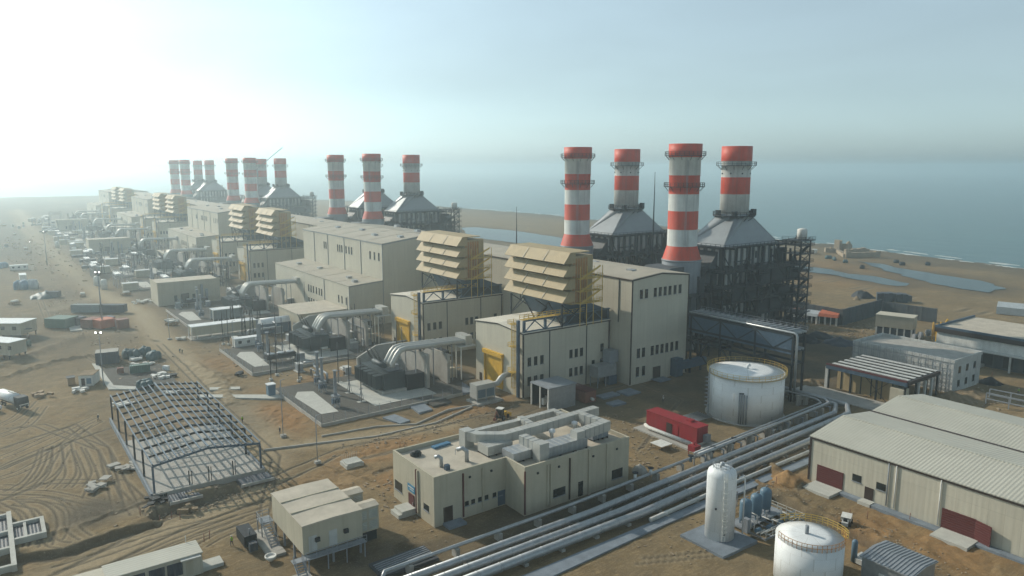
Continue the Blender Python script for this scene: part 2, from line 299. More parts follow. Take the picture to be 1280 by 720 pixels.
def axis(a, b, step, lo, hi, n):
    core = np.arange(a, b+step, step)
    l = a-(a-lo)*(np.linspace(0,1,n+1)[1:])**2.6; r = b+step+(hi-b)*(np.linspace(0,1,n+1)[1:])**2.6
    return np.concatenate([l[::-1], core, r])
def build_ground():
    xs = axis(-14, 215, .5, -1500, 640, 60); xs = np.unique(np.round(np.concatenate([xs, np.arange(-14, 62, .25)]), 3)); ys = axis(34, 262, .5, -120, 1760, 110); ys = np.unique(np.round(np.concatenate([ys, np.arange(104, 214, .25)]), 3))
    X, Y = np.meshgrid(xs, ys, indexing='ij'); Z = terrain_z(X, Y)
    nx, ny = len(xs), len(ys); me = bpy.data.meshes.new('ground')
    co = np.stack([X,Y,Z], -1).reshape(-1,3)
    i = np.arange((nx-1)*(ny-1)); a = i//(ny-1); b = i%(ny-1); q = a*ny+b
    F = np.stack([q, q+ny, q+ny+1, q+1], 1).astype(np.int32)
    me.vertices.add(len(co)); me.vertices.foreach_set('co', co.ravel()); me.loops.add(F.size); me.loops.foreach_set('vertex_index', F.ravel())
    me.polygons.add(len(F)); me.polygons.foreach_set('loop_start', np.arange(0, F.size, 4, dtype=np.int32)); me.polygons.foreach_set('use_smooth', np.ones(len(F), bool))
    me.update(); me.validate()
    # soil kinds: R dry pale dust, G dark damp/gravelly soil and painted building shade, B orange clay
    x, y = X.ravel(), Y.ravel(); 
    dust = np.zeros(len(x)); dark = np.zeros(len(x)); clay = np.zeros(len(x))
    for p, w in ROADS: dust = np.maximum(dust, np.clip(1.25-dline(x,y,p,w*2+1)/w, 0, 1))
    for p, w in TRACKS: dark = np.maximum(dark, .8*np.exp(-(dline(x,y,p,w*4+1)/w)**2)); dust = np.maximum(dust, .8*np.exp(-((dline(x,y,p,2)-.42)/.2)**2))
    for p, w, h in PITS: dark = np.maximum(dark, .6*np.exp(-(dline(x,y,p,w*4)/(w*1.3))**4))
    for (cx, cy), rx, ry, v in DARKS: dark = np.maximum(dark, v*np.clip(1.6-np.hypot((x-cx)/rx,(y-cy)/ry)+.8*(vnoise(x,y,6)-.5), 0, 1))
    for (cx, cy), rx, ry, v in CLAYS: clay = np.maximum(clay, v*np.clip(1.6-np.hypot((x-cx)/rx,(y-cy)/ry)+.8*(vnoise(x,y,5)-.5), 0, 1))
    wet = np.clip((x-(shore_x(y)-70))/60+.5*(vnoise(x,y*.3,9)-.5), 0, 1); dark = np.maximum(dark, wet*.75)
    for P_ in LAGOONS: dark = np.maximum(dark, .6*np.clip(1.2-dline(x,y,P_+P_[:1],30)/14+.6*(vnoise(x,y,8)-.5),0,1))
    far = np.clip((y-330)/260, 0, 1)*(x<330)*np.clip((dline(x,y,ROADS[0][0])-6)/14,0,1); dark = np.maximum(dark, far*np.clip(.25+.85*vnoise(x,y,45)*1.0+.5*(vnoise(x,y,14)-.5),0,.9)); dark = np.maximum(dark, np.clip((y-420)/200,0,1)*(x<60)*(.62+.38*vnoise(x,y,30))*np.clip((dline(x,y,ROADS[0][0])-5)/10,.35,1)); dark = np.maximum(dark, .8*np.clip((y-225)/60,0,1)*np.clip((112-x)/10,0,1)*np.clip((x-10)/40,.45,1)*np.clip((dline(x,y,ROADS[0][0])-4)/8,0,1)*(.5+.9*vnoise(x,y,11)))
    ca = me.color_attributes.new('soil', 'FLOAT_COLOR', 'POINT')
    ca.data.foreach_set('color', np.stack([dust,dark,clay,np.ones(len(x))],1).astype(np.float32).ravel())
    m = bpy.data.materials.new('sand_ground'); m.use_nodes = True; n = m.node_tree.nodes; l = m.node_tree.links; B = n['Principled BSDF']; B.inputs['Roughness'].default_value = .95; B.inputs['Specular IOR Level'].default_value = .1
    at = n.new('ShaderNodeVertexColor'); at.layer_name = 'soil'; sp = n.new('ShaderNodeSeparateColor'); l.new(at.outputs['Color'], sp.inputs[0])
    tc = n.new('ShaderNodeTexCoord')
    def noise(s, d=6, r=.6, sc=None, dist=0):
        t = n.new('ShaderNodeTexNoise'); t.inputs['Scale'].default_value = s; t.inputs['Detail'].default_value = d; t.inputs['Roughness'].default_value = r; t.inputs['Distortion'].default_value = dist
        if sc: mp = n.new('ShaderNodeMapping'); mp.inputs['Scale'].default_value = sc; mp.inputs['Rotation'].default_value = (0,0,.5); l.new(tc.outputs['Object'], mp.inputs[0]); l.new(mp.outputs[0], t.inputs[0])
        else: l.new(tc.outputs['Object'], t.inputs[0])
        return t.outputs['Fac']
    def rng(v, a, b, c, d):
        t = n.new('ShaderNodeMapRange'); t.inputs['From Min'].default_value = a; t.inputs['From Max'].default_value = b; t.inputs['To Min'].default_value = c; t.inputs['To Max'].default_value = d; l.new(v, t.inputs['Value']); return t.outputs['Result']
    def mix(f, a, b):
        t = n.new('ShaderNodeMix'); t.data_type = 'RGBA'
        l.new(f, t.inputs['Factor'])
        for k, c in (('A',a),('B',b)):
            if isinstance(c, tuple): t.inputs[k].default_value = (*c,1)
            else: l.new(c, t.inputs[k])
        return t.outputs['Result']
    c = mix(rng(noise(.035), .35,.65,0,1), (.175,.122,.058), (.285,.208,.108))
    c = mix(rng(noise(.09,8,.75,None,1.2), .46,.60,0,.6), c, (.19,.14,.08))
    c = mix(rng(noise(.25,8,.7), .42,.62,0,.7), c, (.125,.088,.046))
    c = mix(rng(noise(.45,5,.7,(.4,3.0,1),2.2), .5,.60,0,.5), c, (.33,.25,.14))
    c = mix(rng(noise(.03,7,.7,(1,.16,1),.6), .48,.62,0,.5), c, (.15,.125,.08))
    c = mix(sp.outputs[2], c, (.30,.155,.055))
    c = mix(sp.outputs[0], c, (.32,.255,.16))
    c = mix(sp.outputs[1], c, (.055,.052,.043))
    c = mix(rng(noise(1.6,8,.8), .38,.62,.42,0), c, (.10,.08,.055))
    c = mix(rng(noise(4.5,5,.8), .56,.66,0,.45), c, (.44,.38,.27))
    l.new(c, B.inputs['Base Color'])
    bp = n.new('ShaderNodeBump'); bp.inputs['Strength'].default_value = .7; bp.inputs['Distance'].default_value = .25; l.new(noise(.9,9,.7), bp.inputs['Height']); l.new(bp.outputs[0], B.inputs['Normal'])
    me.materials.append(m); o = bpy.data.objects.new('ground', me); COL.objects.link(o); return struct(o)
build_ground()
def drape(name, pts, m, lift=.05, step=2.0):
    """a closed outline laid on the ground as one sheet with its own small thickness"""
    b = MB(); zt = max(float(terrain_z(x,y)) for x, y in pts) if lift is None else lift
    b.prism(pts, 'z', -.6, zt); return struct(b.build(name, m))
# water
def water_mat(name, col, rough, sc, st):
    m = bpy.data.materials.new(name); m.use_nodes = True; n = m.node_tree.nodes; l = m.node_tree.links; B = n['Principled BSDF']
    B.inputs['Roughness'].default_value = rough; B.inputs['IOR'].default_value = 1.33; B.inputs['Specular IOR Level'].default_value = .5 if name == 'sea' else .22
    tc = n.new('ShaderNodeTexCoord'); mp = n.new('ShaderNodeMapping'); mp.inputs['Scale'].default_value = (1,.35,1); mp.inputs['Rotation'].default_value = (0,0,R(8)); l.new(tc.outputs['Object'], mp.inputs[0])
    t = n.new('ShaderNodeTexNoise'); t.inputs['Scale'].default_value = sc; t.inputs['Detail'].default_value = 8; t.inputs['Roughness'].default_value = .6; l.new(mp.outputs[0], t.inputs[0])
    bp = n.new('ShaderNodeBump'); bp.inputs['Strength'].default_value = st; bp.inputs['Distance'].default_value = 1.5; l.new(t.outputs['Fac'], bp.inputs['Height']); l.new(bp.outputs[0], B.inputs['Normal'])
    t2 = n.new('ShaderNodeTexNoise'); t2.inputs['Scale'].default_value = .012; t2.inputs['Detail'].default_value = 5; l.new(mp.outputs[0], t2.inputs[0])
    mx = n.new('ShaderNodeMix'); mx.data_type = 'RGBA'; mx.inputs['A'].default_value = (*[c*.8 for c in col],1); mx.inputs['B'].default_value = (*[c*1.3 for c in col],1); l.new(t2.outputs['Fac'], mx.inputs['Factor']); l.new(mx.outputs['Result'], B.inputs['Base Color'])
    M[name] = m
water_mat('sea', (.020,.085,.092), .25, .06, 1.0); water_mat('pool', (.05,.08,.09), .22, .5, .35); water_mat('foam', (.45,.48,.47), .8, .5, .5)
sea = MB(); sea.add([(-9000,-2000,-1.6),(9000,-2000,-1.6),(9000,9000,-1.6),(-9000,9000,-1.6)], [(0,1,2,3)]); struct(sea.build('sea', 'sea'))
for P in LAGOONS:
    b = MB()
    Q = []; rq = random.Random(8)
    for a, c in zip(P, P[1:]+P[:1]):
        n = max(1, int(math.dist(a,c)/5))
        for k in range(n): Q.append((a[0]+(c[0]-a[0])*k/n+rq.uniform(-1.2,1.2), a[1]+(c[1]-a[1])*k/n+rq.uniform(-2.5,2.5)))
    b.add([(x,y,.10) for x,y in Q], [tuple(range(len(Q)))]); o = b.build('lagoon', 'pool'); struct(o)
# ------------------------------------------------------------------ the power blocks. Geometry is written in site metres for the first unit, then copied along the row
class W(MB):   # written in site coordinates; stored relative to its thing's base
    def build(s, name, m, parent=None):
        r = parent
        while r is not None and r.parent: r = r.parent
        if r is not None: o = r.location; s.v = [(a-o.x, b-o.y, c-o.z) for a, b, c in s.v]
        return super().build(name, m, parent)
PER, STEP = 235.0, 53.0
def offs(): return [(0, PER*j + STEP*k, 0) for j in range(4) for k in range(2)]
def spread(root, labels, offsets):
    for lab, o in zip(labels[1:], offsets[1:]):
        dup(root, Vector(root.location)+Vector(o), lab)
def unit_labels(text): return [text % ORD[i] for i in range(8)]
OFF = offs(); OFFB = [(0, PER*j, 0) for j in range(4)]
def wallx(b, x, y0, y1, z0, z1, t=.14): b.box(x-t, x, y0, y1, z0, z1)    # a leaf on a wall that faces the road
def win(parent, face, at, a0, a1, z0, z1, name='window', m='glass'):
    b = W()
    if face == 'x': b.box(at-.05, at+.1, min(a0,a1), max(a0,a1), z0, z1)
    else: b.box(min(a0,a1), max(a0,a1), at-.05, at+.1, z0, z1)
    o = b.build(name, m, parent)
    s = W()
    if face == 'x': s.box(at-.16, at+.05, min(a0,a1)-.1, max(a0,a1)+.1, z0-.14, z0-.02)
    else: s.box(min(a0,a1)-.1, max(a0,a1)+.1, at-.16, at+.05, z0-.14, z0-.02)
    s.build('sill', 'steel_grey', o)
# --- gas turbine building
L8 = unit_labels('cream turbine house with yellow roller door, %s counted from the white water tank')
t = thing('turbine_house', L8[0], 'industrial building', (111.5,149,0), group='cream turbine houses in front of the long hall')
W().prism([(149,-.6),(171.5,-.6),(171.5,17.0),(160.3,18.1),(149,17.2)], 'x', 111.5, 142.4).build('wall', 'cream_y', t)
W().prism([(148.8,17.22),(160.3,18.14),(171.7,17.02),(171.7,17.2),(160.3,18.32),(148.8,17.4)], 'x', 111.2, 142.35).build('roof', 'roof_sunlit', t)
b = W(); b.box(111.32,111.6,148.8,149.1,0,17.2); b.box(111.25,142.2,148.86,148.99,16.85,17.2); b.prism([(149,16.9),(160.3,17.8),(171.5,16.7),(171.5,17.0),(160.3,18.1),(149,17.2)], 'x', 111.36,111.49); b.build('corner_trim', 'trim_brown', t)
for x in (120.2,133.3): W().box(x-.09,x+.09,148.8,149.01,0,17).build('downpipe', 'steel_dark', t)
W().box(141.6,141.9,148.7,149.01,0,17).build('downpipe', 'trim_brown', t)
for z in (10.6,5.4):
    for x in (112.9,115.0,117.1,127.2,129.1,131.0): win(t, 'y', 149, x, x+1.1, z-2.3, z)
for a in ((138.6,139.8,8.5,10.7),(135.4,136.5,5.2,6.4),(138.6,139.8,5.2,6.4)): win(t, 'y', 149, *a)
d = W().box(111.3,111.6,158.8,166.2,.1,8.8).build('roller_door', 'yellow', t)
W().box(110.6,111.5,157.8,167.2,8.8,9.9).build('door_box', 'yellow', d)
b = W(); b.box(111.0,111.5,158.0,158.7,.1,8.8); b.box(111.0,111.5,166.3,166.9,.1,8.8); b.each('door_jamb', 'yellow', d)
W().box(111.4,111.6,168.6,169.7,.1,2.3).build('side_door', 'trim_brown', t)
b = W(); b.box(106.5,111.5,171.7,175,9.6,9.8)
for y in (172,174.7): b.bar((106.8,y,0),(106.8,y,9.6),.25)
b.build('canopy', 'white_old', t)
spread(t, L8, OFF)
# --- yellow caged ladder and its blue column on the corner
L8 = unit_labels('yellow caged ladder on the corner of the turbine house, %s counted from the water tank')
t = thing('ladder_tower', L8[0], 'ladder tower', (110.6,150.6,0), group='yellow ladders on the turbine house corners')
W().box(110.4,111.1,149.9,150.6,0,20.6).build('column', 'steel_blue', t)
b = W()
for y in (151.1,151.9): b.bar((110.6,y,0),(110.6,y,21),.09)
for k in range(40): b.bar((110.6,151.1,.4+k*.5),(110.6,151.9,.4+k*.5),.06)
b.build('ladder', 'rail_yellow', t)
b = W()
for k in range(15): b.ring_rail(110.1,151.5,2.4+k*1.25,.55,.0,8,.06,False,1)
for a in range(5): g = math.pi/2+a*math.pi/4; b.bar((110.1+.55*math.cos(g),151.5+.55*math.sin(g),2.4),(110.1+.55*math.cos(g),151.5+.55*math.sin(g),20),.06)
b.build('cage', 'rail_yellow', t)
for z in (6.5,13.4,19.4):
    b = W(); b.box(109.4,111.3,150.6,153,z,z+.12); b.rail([(109.4,150.6,z),(109.4,153,z),(111.2,153,z)],1.1,.09,1.2); b.build('landing', 'rail_yellow', t)
spread(t, L8, OFF)
# --- intake filter house on top
L8 = unit_labels('tan air intake with four tiers of rain hoods, %s counted from the water tank')
t = thing('intake_filter_house', L8[0], 'air intake', (124,146,18), group='hooded air intake houses on the turbine houses')
t.location = (124,146,0)
W().box(125.6,133.0,146.6,172.6,23.6,36.6).build('housing', 'hood', t)
for i in range(4):
    z1 = 37.7-i*3.45; b = W()
    y0, y1 = 146.0, 172.8; x1 = 122.4-.15*i; sl = [(126.4,z1),(124.4,z1-.15),(x1,z1-2.8),(x1+.12,z1-2.92),(124.5,z1-.35),(126.4,z1-.25)]
    if i == 0: sl = [(131.4,z1+.1),(124.6,z1),(x1,z1-2.8),(x1+.12,z1-2.92),(124.7,z1-.22),(131.4,z1-.15)]
    b.prism(sl, 'y', y0, y1)
    for y in (y0, y1-.12): b.prism([(126.4,z1-.1),(124.4,z1-.2),(x1+.1,z1-2.82),(126.4,z1-2.82)], 'y', y, y+.12)
    h = b.build('hood', 'hood', t)
    b = W()
    for y in (154.8,163.8): b.prism([(x1-.02,z1-2.76),(124.35,z1+.0),(124.4,z1+.12),(x1-.1,z1-2.68)], 'y', y-.09, y+.09)
    b.build('seam', 'cream', h)
b = W()
for z in (24.0,27.2,30.6): b.box(126.6,134.6,144.2,146.55,z,z+.12); b.rail([(126.6,144.2,z),(134.6,144.2,z),(134.6,146.5,z)],1.1,.08,1.0)
for x in (126.7,129,131.4,134.5): b.bar((x,144.3,18),(x,144.3,34),.14)
for k in range(3): b.bar((127,144.6,24+k*3.3),(134,144.6,27.2+k*3.3),.12,.5)
b.build('stair_frame', 'rail_yellow', t)
b = W()
for k in range(6): b.box(125.9+.9*k,126.5+.9*k,146.52,146.62,24.2,36.0)
b.each('access_door', 'orange_rust', t)
W().prism([(126,23.6),(133,23.6),(142.3,20),(142.3,18.2),(133,18.3),(129,18.3)], 'y', 150, 169).build('duct', 'steel_blue', t)
b = W()
for x in (123.5,132): 
    for y in (148,171): b.bar((x,y,17.6),(x,y,23.7),.4)
for x0, x1 in ((123.5,132),): 
    for y in (148,159.5,171): b.bar((x0,y,18),(x1,y,23.5),.25); b.bar((x1,y,18),(x0,y,23.5),.25)
for y0 in (148,159.5): b.bar((123.5,y0,18),(123.5,y0+5.7,23.5),.25); b.bar((123.5,y0+11.5,18),(123.5,y0+5.7,23.5),.25)
b.build('leg_frame', 'steel_dark', t)
b = W()
for z in (17.5,20.4): b.bar((111.8,149.4,z),(142.3,149.4,z),.35)
for x in (112,119,126,133,141.5): b.bar((x,149.4,17.4),(x,149.4,20.4),.6 if x < 120 else .4)
for x in (112,119,126,133): b.bar((x+.3,149.4,17.6),(x+3.5,149.4,20.2),.25); b.bar((x+6.7,149.4,17.6),(x+3.5,149.4,20.2),.25)
b.build('truss', 'steel_blue', t)
W().box(126,142.2,149.55,149.75,17.5,20.6).build('screen_panel', 'steel_dark', t)
b = W(); b.box(111.9,133,149.5,151.2,20.5,20.62); b.rail([(111.9,149.4,20.6),(133,149.4,20.6)],1.1,.1,1.5); b.rail([(111.9,151.2,20.6),(133,151.2,20.6)],1.1,.1,1.5); b.build('walkway', 'rail_yellow', t)
spread(t, L8, OFF)
# --- long hall, condenser building and lean-to of each block
t = thing('steam_hall', 'long cream hall with brown corner trim, its end wall facing the white water tank', 'industrial building', (142.5,141,0), group='long halls behind the turbine houses')
W().prism([(142.5,-.6),(165.5,-.6),(165.5,29.2),(154,30.5),(142.5,29.5)], 'y', 141, 255.9).build('wall', 'cream', t)
W().prism([(142.3,29.52),(154,30.54),(165.7,29.22),(165.7,29.4),(154,30.74),(142.3,29.72)], 'y', 140.8, 255.85).build('roof', 'roof_tan', t)
b = W(); b.box(142.32,142.75,140.84,140.99,0,29.5); b.box(165.3,165.6,140.84,140.99,0,29.2); b.prism([(142.5,29.15),(154,30.2),(165.5,28.9),(165.5,29.2),(154,30.54),(142.5,29.5)], 'y', 140.82,140.99); b.box(142.3,142.49,141,255,29.15,29.5); b.build('corner_trim', 'trim_brown', t)
for x in (145.5,147.5,151,153,155,157,159.1,161.2):
    win(t, 'y', 141, x, x+1.15, 24.0, 26.5); win(t, 'y', 141, x-.5, x+.65, 7.3, 9.9)
for x in (144.8,147.2): win(t, 'y', 141, x, x+1.2, 1.9, 4.6)
W().box(151.6,154.6,140.85,141.05,.05,3.6).build('roller_door', 'trim_brown', t)
W().prism([(151,.0),(155.2,.0),(155.8,.25),(150.6,.25)], 'y', 137.5, 141).build('ramp', 'concrete_wet', t)
for y in (146,178,192): W().box(142.3,142.49,y-.1,y+.1,17 if y<200 else 0,29.3).build('downpipe', 'steel_dark', t)
for y in (150,170,195,215,240): W().boxc(151+(y%3)*2, y, 30.55, 1.8, 2.4, .5).build('roof_vent', 'galv', t)
for i, lab in enumerate(['long cream hall behind the second pair of hooded air intakes from the water tank','long cream hall behind the third pair of hooded air intakes from the water tank','long cream hall behind the fourth and most distant pair of hooded air intakes']):
    dup(t, Vector((142.5,141+PER*(i+1),0)), lab)
t2 = thing('link_hall', 'cream link hall joining the first tall generator building to the second long hall', 'industrial building', (142.5,340.1,0), group='cream link halls between the blocks')
W().prism([(142.5,-.6),(165.5,-.6),(165.5,29.1),(154,30.4),(142.5,29.4)], 'y', 340.1, 375.9).build('wall', 'cream', t2)
W().prism([(142.3,29.42),(154,30.44),(165.7,29.12),(165.7,29.3),(154,30.64),(142.3,29.62)], 'y', 340.15, 375.8).build('roof', 'roof_tan', t2)
for i, lab in enumerate(['cream link hall joining the second tall generator building to the third long hall','cream link hall joining the third tall generator building to the most distant long hall']): dup(t2, Vector((142.5,340.1+PER*(i+1),0)), lab)
NB = ['first from the white water tank, with three sets of narrow windows', 'beyond the second pair of air intakes', 'beyond the third pair of air intakes', 'beyond the last pair of air intakes']
t = thing('generator_building', 'tall cream generator building, '+NB[0], 'industrial building', (124,256,0), group='tall cream generator buildings')
W().prism([(124,-.6),(165.5,-.6),(165.5,30.6),(143,33.0),(124,30.7)], 'y', 256, 340).build('wall', 'cream_y', t)
W().prism([(123.8,30.72),(143,33.04),(165.7,30.62),(165.7,30.8),(143,33.24),(123.8,30.9)], 'y', 255.8, 340.2).build('roof', 'roof_tan', t)
b = W(); b.box(123.86,124.1,255.86,256.1,0,30.7); b.prism([(124,30.3),(143,32.6),(165.5,30.2),(165.5,30.6),(143,33.0),(124,30.7)], 'y', 255.86, 255.99); b.box(123.84,123.99,256,340,30.35,30.7); b.build('corner_trim', 'steel_grey', t)
for y in (258.4,262.3,266.2,284,286.6,289.6,294,296.2,298.4,311.5,313.6): win(t, 'x', 124, y, y+1.3, 24.0, 27.0)
for y in (275.5,292,310,326): W().box(123.8,124.01,y-.1,y+.1,16,30.5).build('downpipe', 'steel_grey', t)
for x, y in ((135,262),(132,279),(136,300),(134,322),(146,268),(149,292)): W().boxc(x, y, 31.2+(x-124)*.12, 1.8, 2.6, .9).build('roof_vent', 'galv', t)
b = W()
for y in (270,285,300,315,330): b.prism([(123.9,30.92),(143,33.26),(165.6,30.82),(165.6,30.9),(143,33.34),(123.9,31.0)], 'y', y, y+.25)
b.each('roof_seam', 'cream', t)
for j in (1,2,3): dup(t, Vector((124,256+PER*j,0)), 'tall cream generator building, '+NB[j])
t = thing('condenser_annex', 'lower cream annex with narrow windows, '+NB[0].split(',')[0], 'industrial building', (110,256,0), group='lean-to annexes of the generator buildings')
W().prism([(110,-.6),(123.95,-.6),(123.95,16.6),(110,15.6)], 'y', 256, 340).build('wall', 'cream_y', t)
W().prism([(109.8,15.62),(123.9,16.62),(123.9,16.8),(109.8,15.8)], 'y', 255.8, 340.2).build('roof', 'roof_tan', t)
b = W(); b.box(109.86,110.1,255.86,256.1,0,15.6); b.prism([(110,15.3),(123.9,16.3),(123.9,16.6),(110,15.6)], 'y', 255.86,255.99); b.build('corner_trim', 'steel_grey', t)
for z in (10.8,5.3):
    for y in (258.4,262.4,265.6,283,285.6,288.6,292,294.6,297.4): win(t, 'x', 110, y, y+1.2, z-(2.6 if z>6 else 2.2), z+.2)
for y in (280.5,): W().box(109.8,110.01,y-.1,y+.1,0,15.4).build('downpipe', 'steel_grey', t)
for x, y in ((115,262),(117,272),(118,305),(116,325)): W().boxc(x, y, 16.6, 1.8, 2.4, .9).build('roof_vent', 'galv', t)
b = W()
for y in (268,285,302,319): b.prism([(109.9,15.82),(123.8,16.82),(123.8,16.9),(109.9,15.9)], 'y', y, y+.25)
b.each('roof_seam', 'cream', t)
for j in (1,2,3): dup(t, Vector((110,256+PER*j,0)), 'lower cream annex with narrow windows, '+NB[j])
t = thing('switch_annex', 'low block with pale flat roof, '+NB[0].split(',')[0], 'building', (91,258,0), group='low flat roofed blocks in front of the annexes')
W().box(91,109.9,258,280,-.6,6.6).build('wall', 'plaster', t); W().box(90.7,109.9,257.7,280.3,6.62,6.95).build('roof', 'roof_flat', t)
for y in (262,267,272): W().box(90.9,91.05,y,y+2,.2,3).build('door', 'steel_grey', t)
for j in (1,2,3): dup(t, Vector((91,258+PER*j,0)), 'low block with pale flat roof, '+NB[j])
# --- bypass stacks
L8 = unit_labels('red and white chimney with a flared foot, %s of its row from the water tank')
t = thing('bypass_stack', L8[0], 'chimney', (188,163.7,0), group='flared red and white chimneys beside the long halls')
cx, cy = 188, 163.7
W().lathe(cx, cy, [(6.4,-.5),(6.4,29.6),(6.35,29.7),(5.0,34),(4.9,34.2),(4.9,51.1),(4.95,56.9),(5.05,57),(5.05,62.7),(5.35,62.8),(5.35,67.2),(5.0,67.2),(5.0,62)], 40).build('shaft', 'bypass_bands', t)
for z in (63.4,53.4):
    b = W(); b.lathe(cx, cy, [(5.2,z),(6.6,z),(6.6,z+.15),(5.2,z+.15)], 32); o = b.build('platform', 'steel_dark', t)
    W().ring_rail(cx, cy, z+.15, 6.5, 1.2, 28, .09, True, 2).build('railing', 'steel_dark', o)
    b = W()
    for k in range(12): g = k*math.pi/6; b.bar((cx+6.4*math.cos(g),cy+6.4*math.sin(g),z),(cx+5.2*math.cos(g),cy+5.2*math.sin(g),z-1.4),.12)
    b.each('bracket', 'steel_dark', o)
b = W()
for s in (-.3,.3): b.bar((cx-3.4+s,cy-4.1,34.5),(cx-3.4+s,cy-4.1,62),.09)
for k in range(50): b.bar((cx-3.7,cy-4.1,35+k*.55),(cx-3.1,cy-4.1,35+k*.55),.05)
b.build('ladder', 'steel_grey', t)
W().lathe(cx, cy, [(6.46,29.3),(6.6,29.3),(6.6,29.7),(6.46,29.7)], 32).build('flange', 'steel_grey', t)
b = W(); b.prism([(165.6,8),(177,10),(183,14),(183,28),(177,28),(165.6,22)], 'y', cy-5.5, cy+5.5); b.build('inlet_duct', 'casing', t)
spread(t, L8, OFF)
# --- heat recovery boilers
L8 = unit_labels('boiler with pyramid hood over dark steelwork, %s of its row from the water tank')
t = thing('recovery_boiler', L8[0], 'boiler', (213.5,163,0), group='heat recovery boilers on the seaward side')
cx, cy = 213.5, 163.0; X0,X1,Y0,Y1 = 198.5,228.5,155.2,170.8
W().box(X0+.6,X1-.6,Y0+.6,Y1-.6,-.5,33.4).build('casing', 'casing', t)
b = W(); n = 32; base = []; top = []
def sq(k):
    g = 2*math.pi*(k+.5)/n; c, s_ = math.cos(g), math.sin(g); hx, hy = (X1-X0)/2, (Y1-Y0)/2
    # rectangle perimeter walked evenly by angle of the rectangle's own corners
    q = (k+.5)/n*4; side = int(q)%4; f = q-int(q)
    return [(cx+hx, cy-hy+2*hy*f), (cx+hx-2*hx*f, cy+hy), (cx-hx, cy+hy-2*hy*f), (cx-hx+2*hx*f, cy-hy)][side]
pts = [(cx+(X1-X0)/2, cy-(Y1-Y0)/2), (cx+(X1-X0)/2, cy+(Y1-Y0)/2), (cx-(X1-X0)/2, cy+(Y1-Y0)/2), (cx-(X1-X0)/2, cy-(Y1-Y0)/2)]
V = [(x,y,33.5) for x,y in pts]; m8 = 8; tv = [(cx+5.0*math.cos(g), cy+5.0*math.sin(g), 43.9) for g in [(-math.pi/4)+2*math.pi*k/(4*m8) for k in range(4*m8)]]
k0 = 4; fs = []
for c in range(4):
    for k in range(m8): fs.append((c, k0+(c*m8+k), k0+(c*m8+k+1)%(4*m8)))
    fs.append((c, k0+((c+1)*m8)%(4*m8), (c+1)%4))
b.add(V+tv, fs); b.build('hood', 'cone', t)
b = W()
for i in range(4):
    p = pts[i]; g = -math.pi/4+i*math.pi/2; b.bar((*p,33.5),(cx+5*math.cos(g),cy+5*math.sin(g),43.9),.22)
b.each('hood_seam', 'cone', t)
W().lathe(cx, cy, [(5.1,43.0),(7.2,43.0),(7.2,43.3),(5.1,43.3)], 24).build('collar_platform', 'steel_dark', t)
b = W(); b.ring_rail(cx, cy, 43.3, 7.1, 1.2, 20, .12)
for k in range(14): g = k*2*math.pi/14; b.bar((cx+7*math.cos(g),cy+7*math.sin(g),43),(cx+5.2*math.cos(g),cy+5.2*math.sin(g),41.4),.18)
for a in ((-5,-4,1.6),(4,-5,2.2),(6,-2,1.5),(-6,2,1.8)): b.boxc(cx+a[0],cy+a[1],43.3+a[2]/2,1.4,1.4,a[2])
b.build('collar_railing', 'steel_dark', t)
# pilasters: pale casing strips between dark buckstays
for lo, hi in ((26.5,32.6),(18,25.2),(2.5,14.5)):
    b = W()
    for k in range(9): x = X0+2+k*3.1; b.box(x,x+1.25,Y0+.25,Y0+.62,lo,hi)
    for k in range(4): y = Y0+2+k*3.3; b.box(X0+.25,X0+.62,y,y+1.3,lo,hi)
    b.build('casing_strips', 'casing_light', t)
rr = random.Random(4); b = W(); xs = (186,192.5,198.2,205,212,219,228.2,232,235.5); ys = (150.5,154.6,171.4,176)
for x in xs:
    for y in ys:
        if x < 198 and y in (150.5,): continue
        b.bar((x,y,-.5),(x,y,(26 if y == 150.5 else 33.6) if 198<=x<=229 else (25 if x<198 else 31)),.55)
for z in (5.5,10.5,15.6,20.6,25.8,33.4):
    for y in ys:
        if z > 31 and y == 150.5: continue
        a0, a1 = (198.2,228.2) if z > 31 else (192.5,235.5)
        b.bar((a0,y,z),(a1,y,z),.4,.55)
    for x in xs[2:7] if z > 31 else xs[1:]: b.bar((x,ys[0],z),(x,ys[1],z),.35); b.bar((x,ys[2],z),(x,ys[3],z),.35)
    for x in (198.2,228.2,235.5): b.bar((x,ys[0],z),(x,ys[3],z),.35)
for i, (xa, xb) in enumerate(zip(xs[1:], xs[2:])):
    for z in (0,10.5,20.6):
        if (i+int(z)) % 2: b.bar((xa,150.5,z),(xb,150.5,z+9.5),.3)
        else: b.bar((xb,150.5,z),(xa,150.5,z+9.5),.3)
for z in (5.5,15.6,25.8):
    b.bar((198.2,150.5,z),(198.2,154.6,z+5),.3); b.bar((198.2,155,z),(198.2,163,z+5),.3); b.bar((198.2,171,z),(198.2,163,z+5),.3)
b.build('steel_frame', 'steel_dark', t)
b = W()
for z in (10.6,15.7,20.7,25.8):
    b.box(192.5,235.5,148.6,153.9,z,z+.15); b.box(192.5,197.8,153.9,176,z,z+.15); b.rail([(192.5,176,z),(192.5,148.6,z),(235.5,148.6,z),(235.5,153,z)],1.2,.12,2.4)
z = 33.5; b.box(196.6,230.6,152.0,154.9,z,z+.18); b.box(195.6,198.2,152,174,z,z+.18); b.rail([(195.6,174,z),(195.6,152,z),(230.6,152,z)],1.2,.12,2)
for z in (5.6,15.7,25.9): b.box(214,235.5,149,153,z,z+.12); b.rail([(214,149,z),(235.5,149,z)],1.2,.12,2.4)
b.build('gratings', 'steel_dark', t)
b = W()
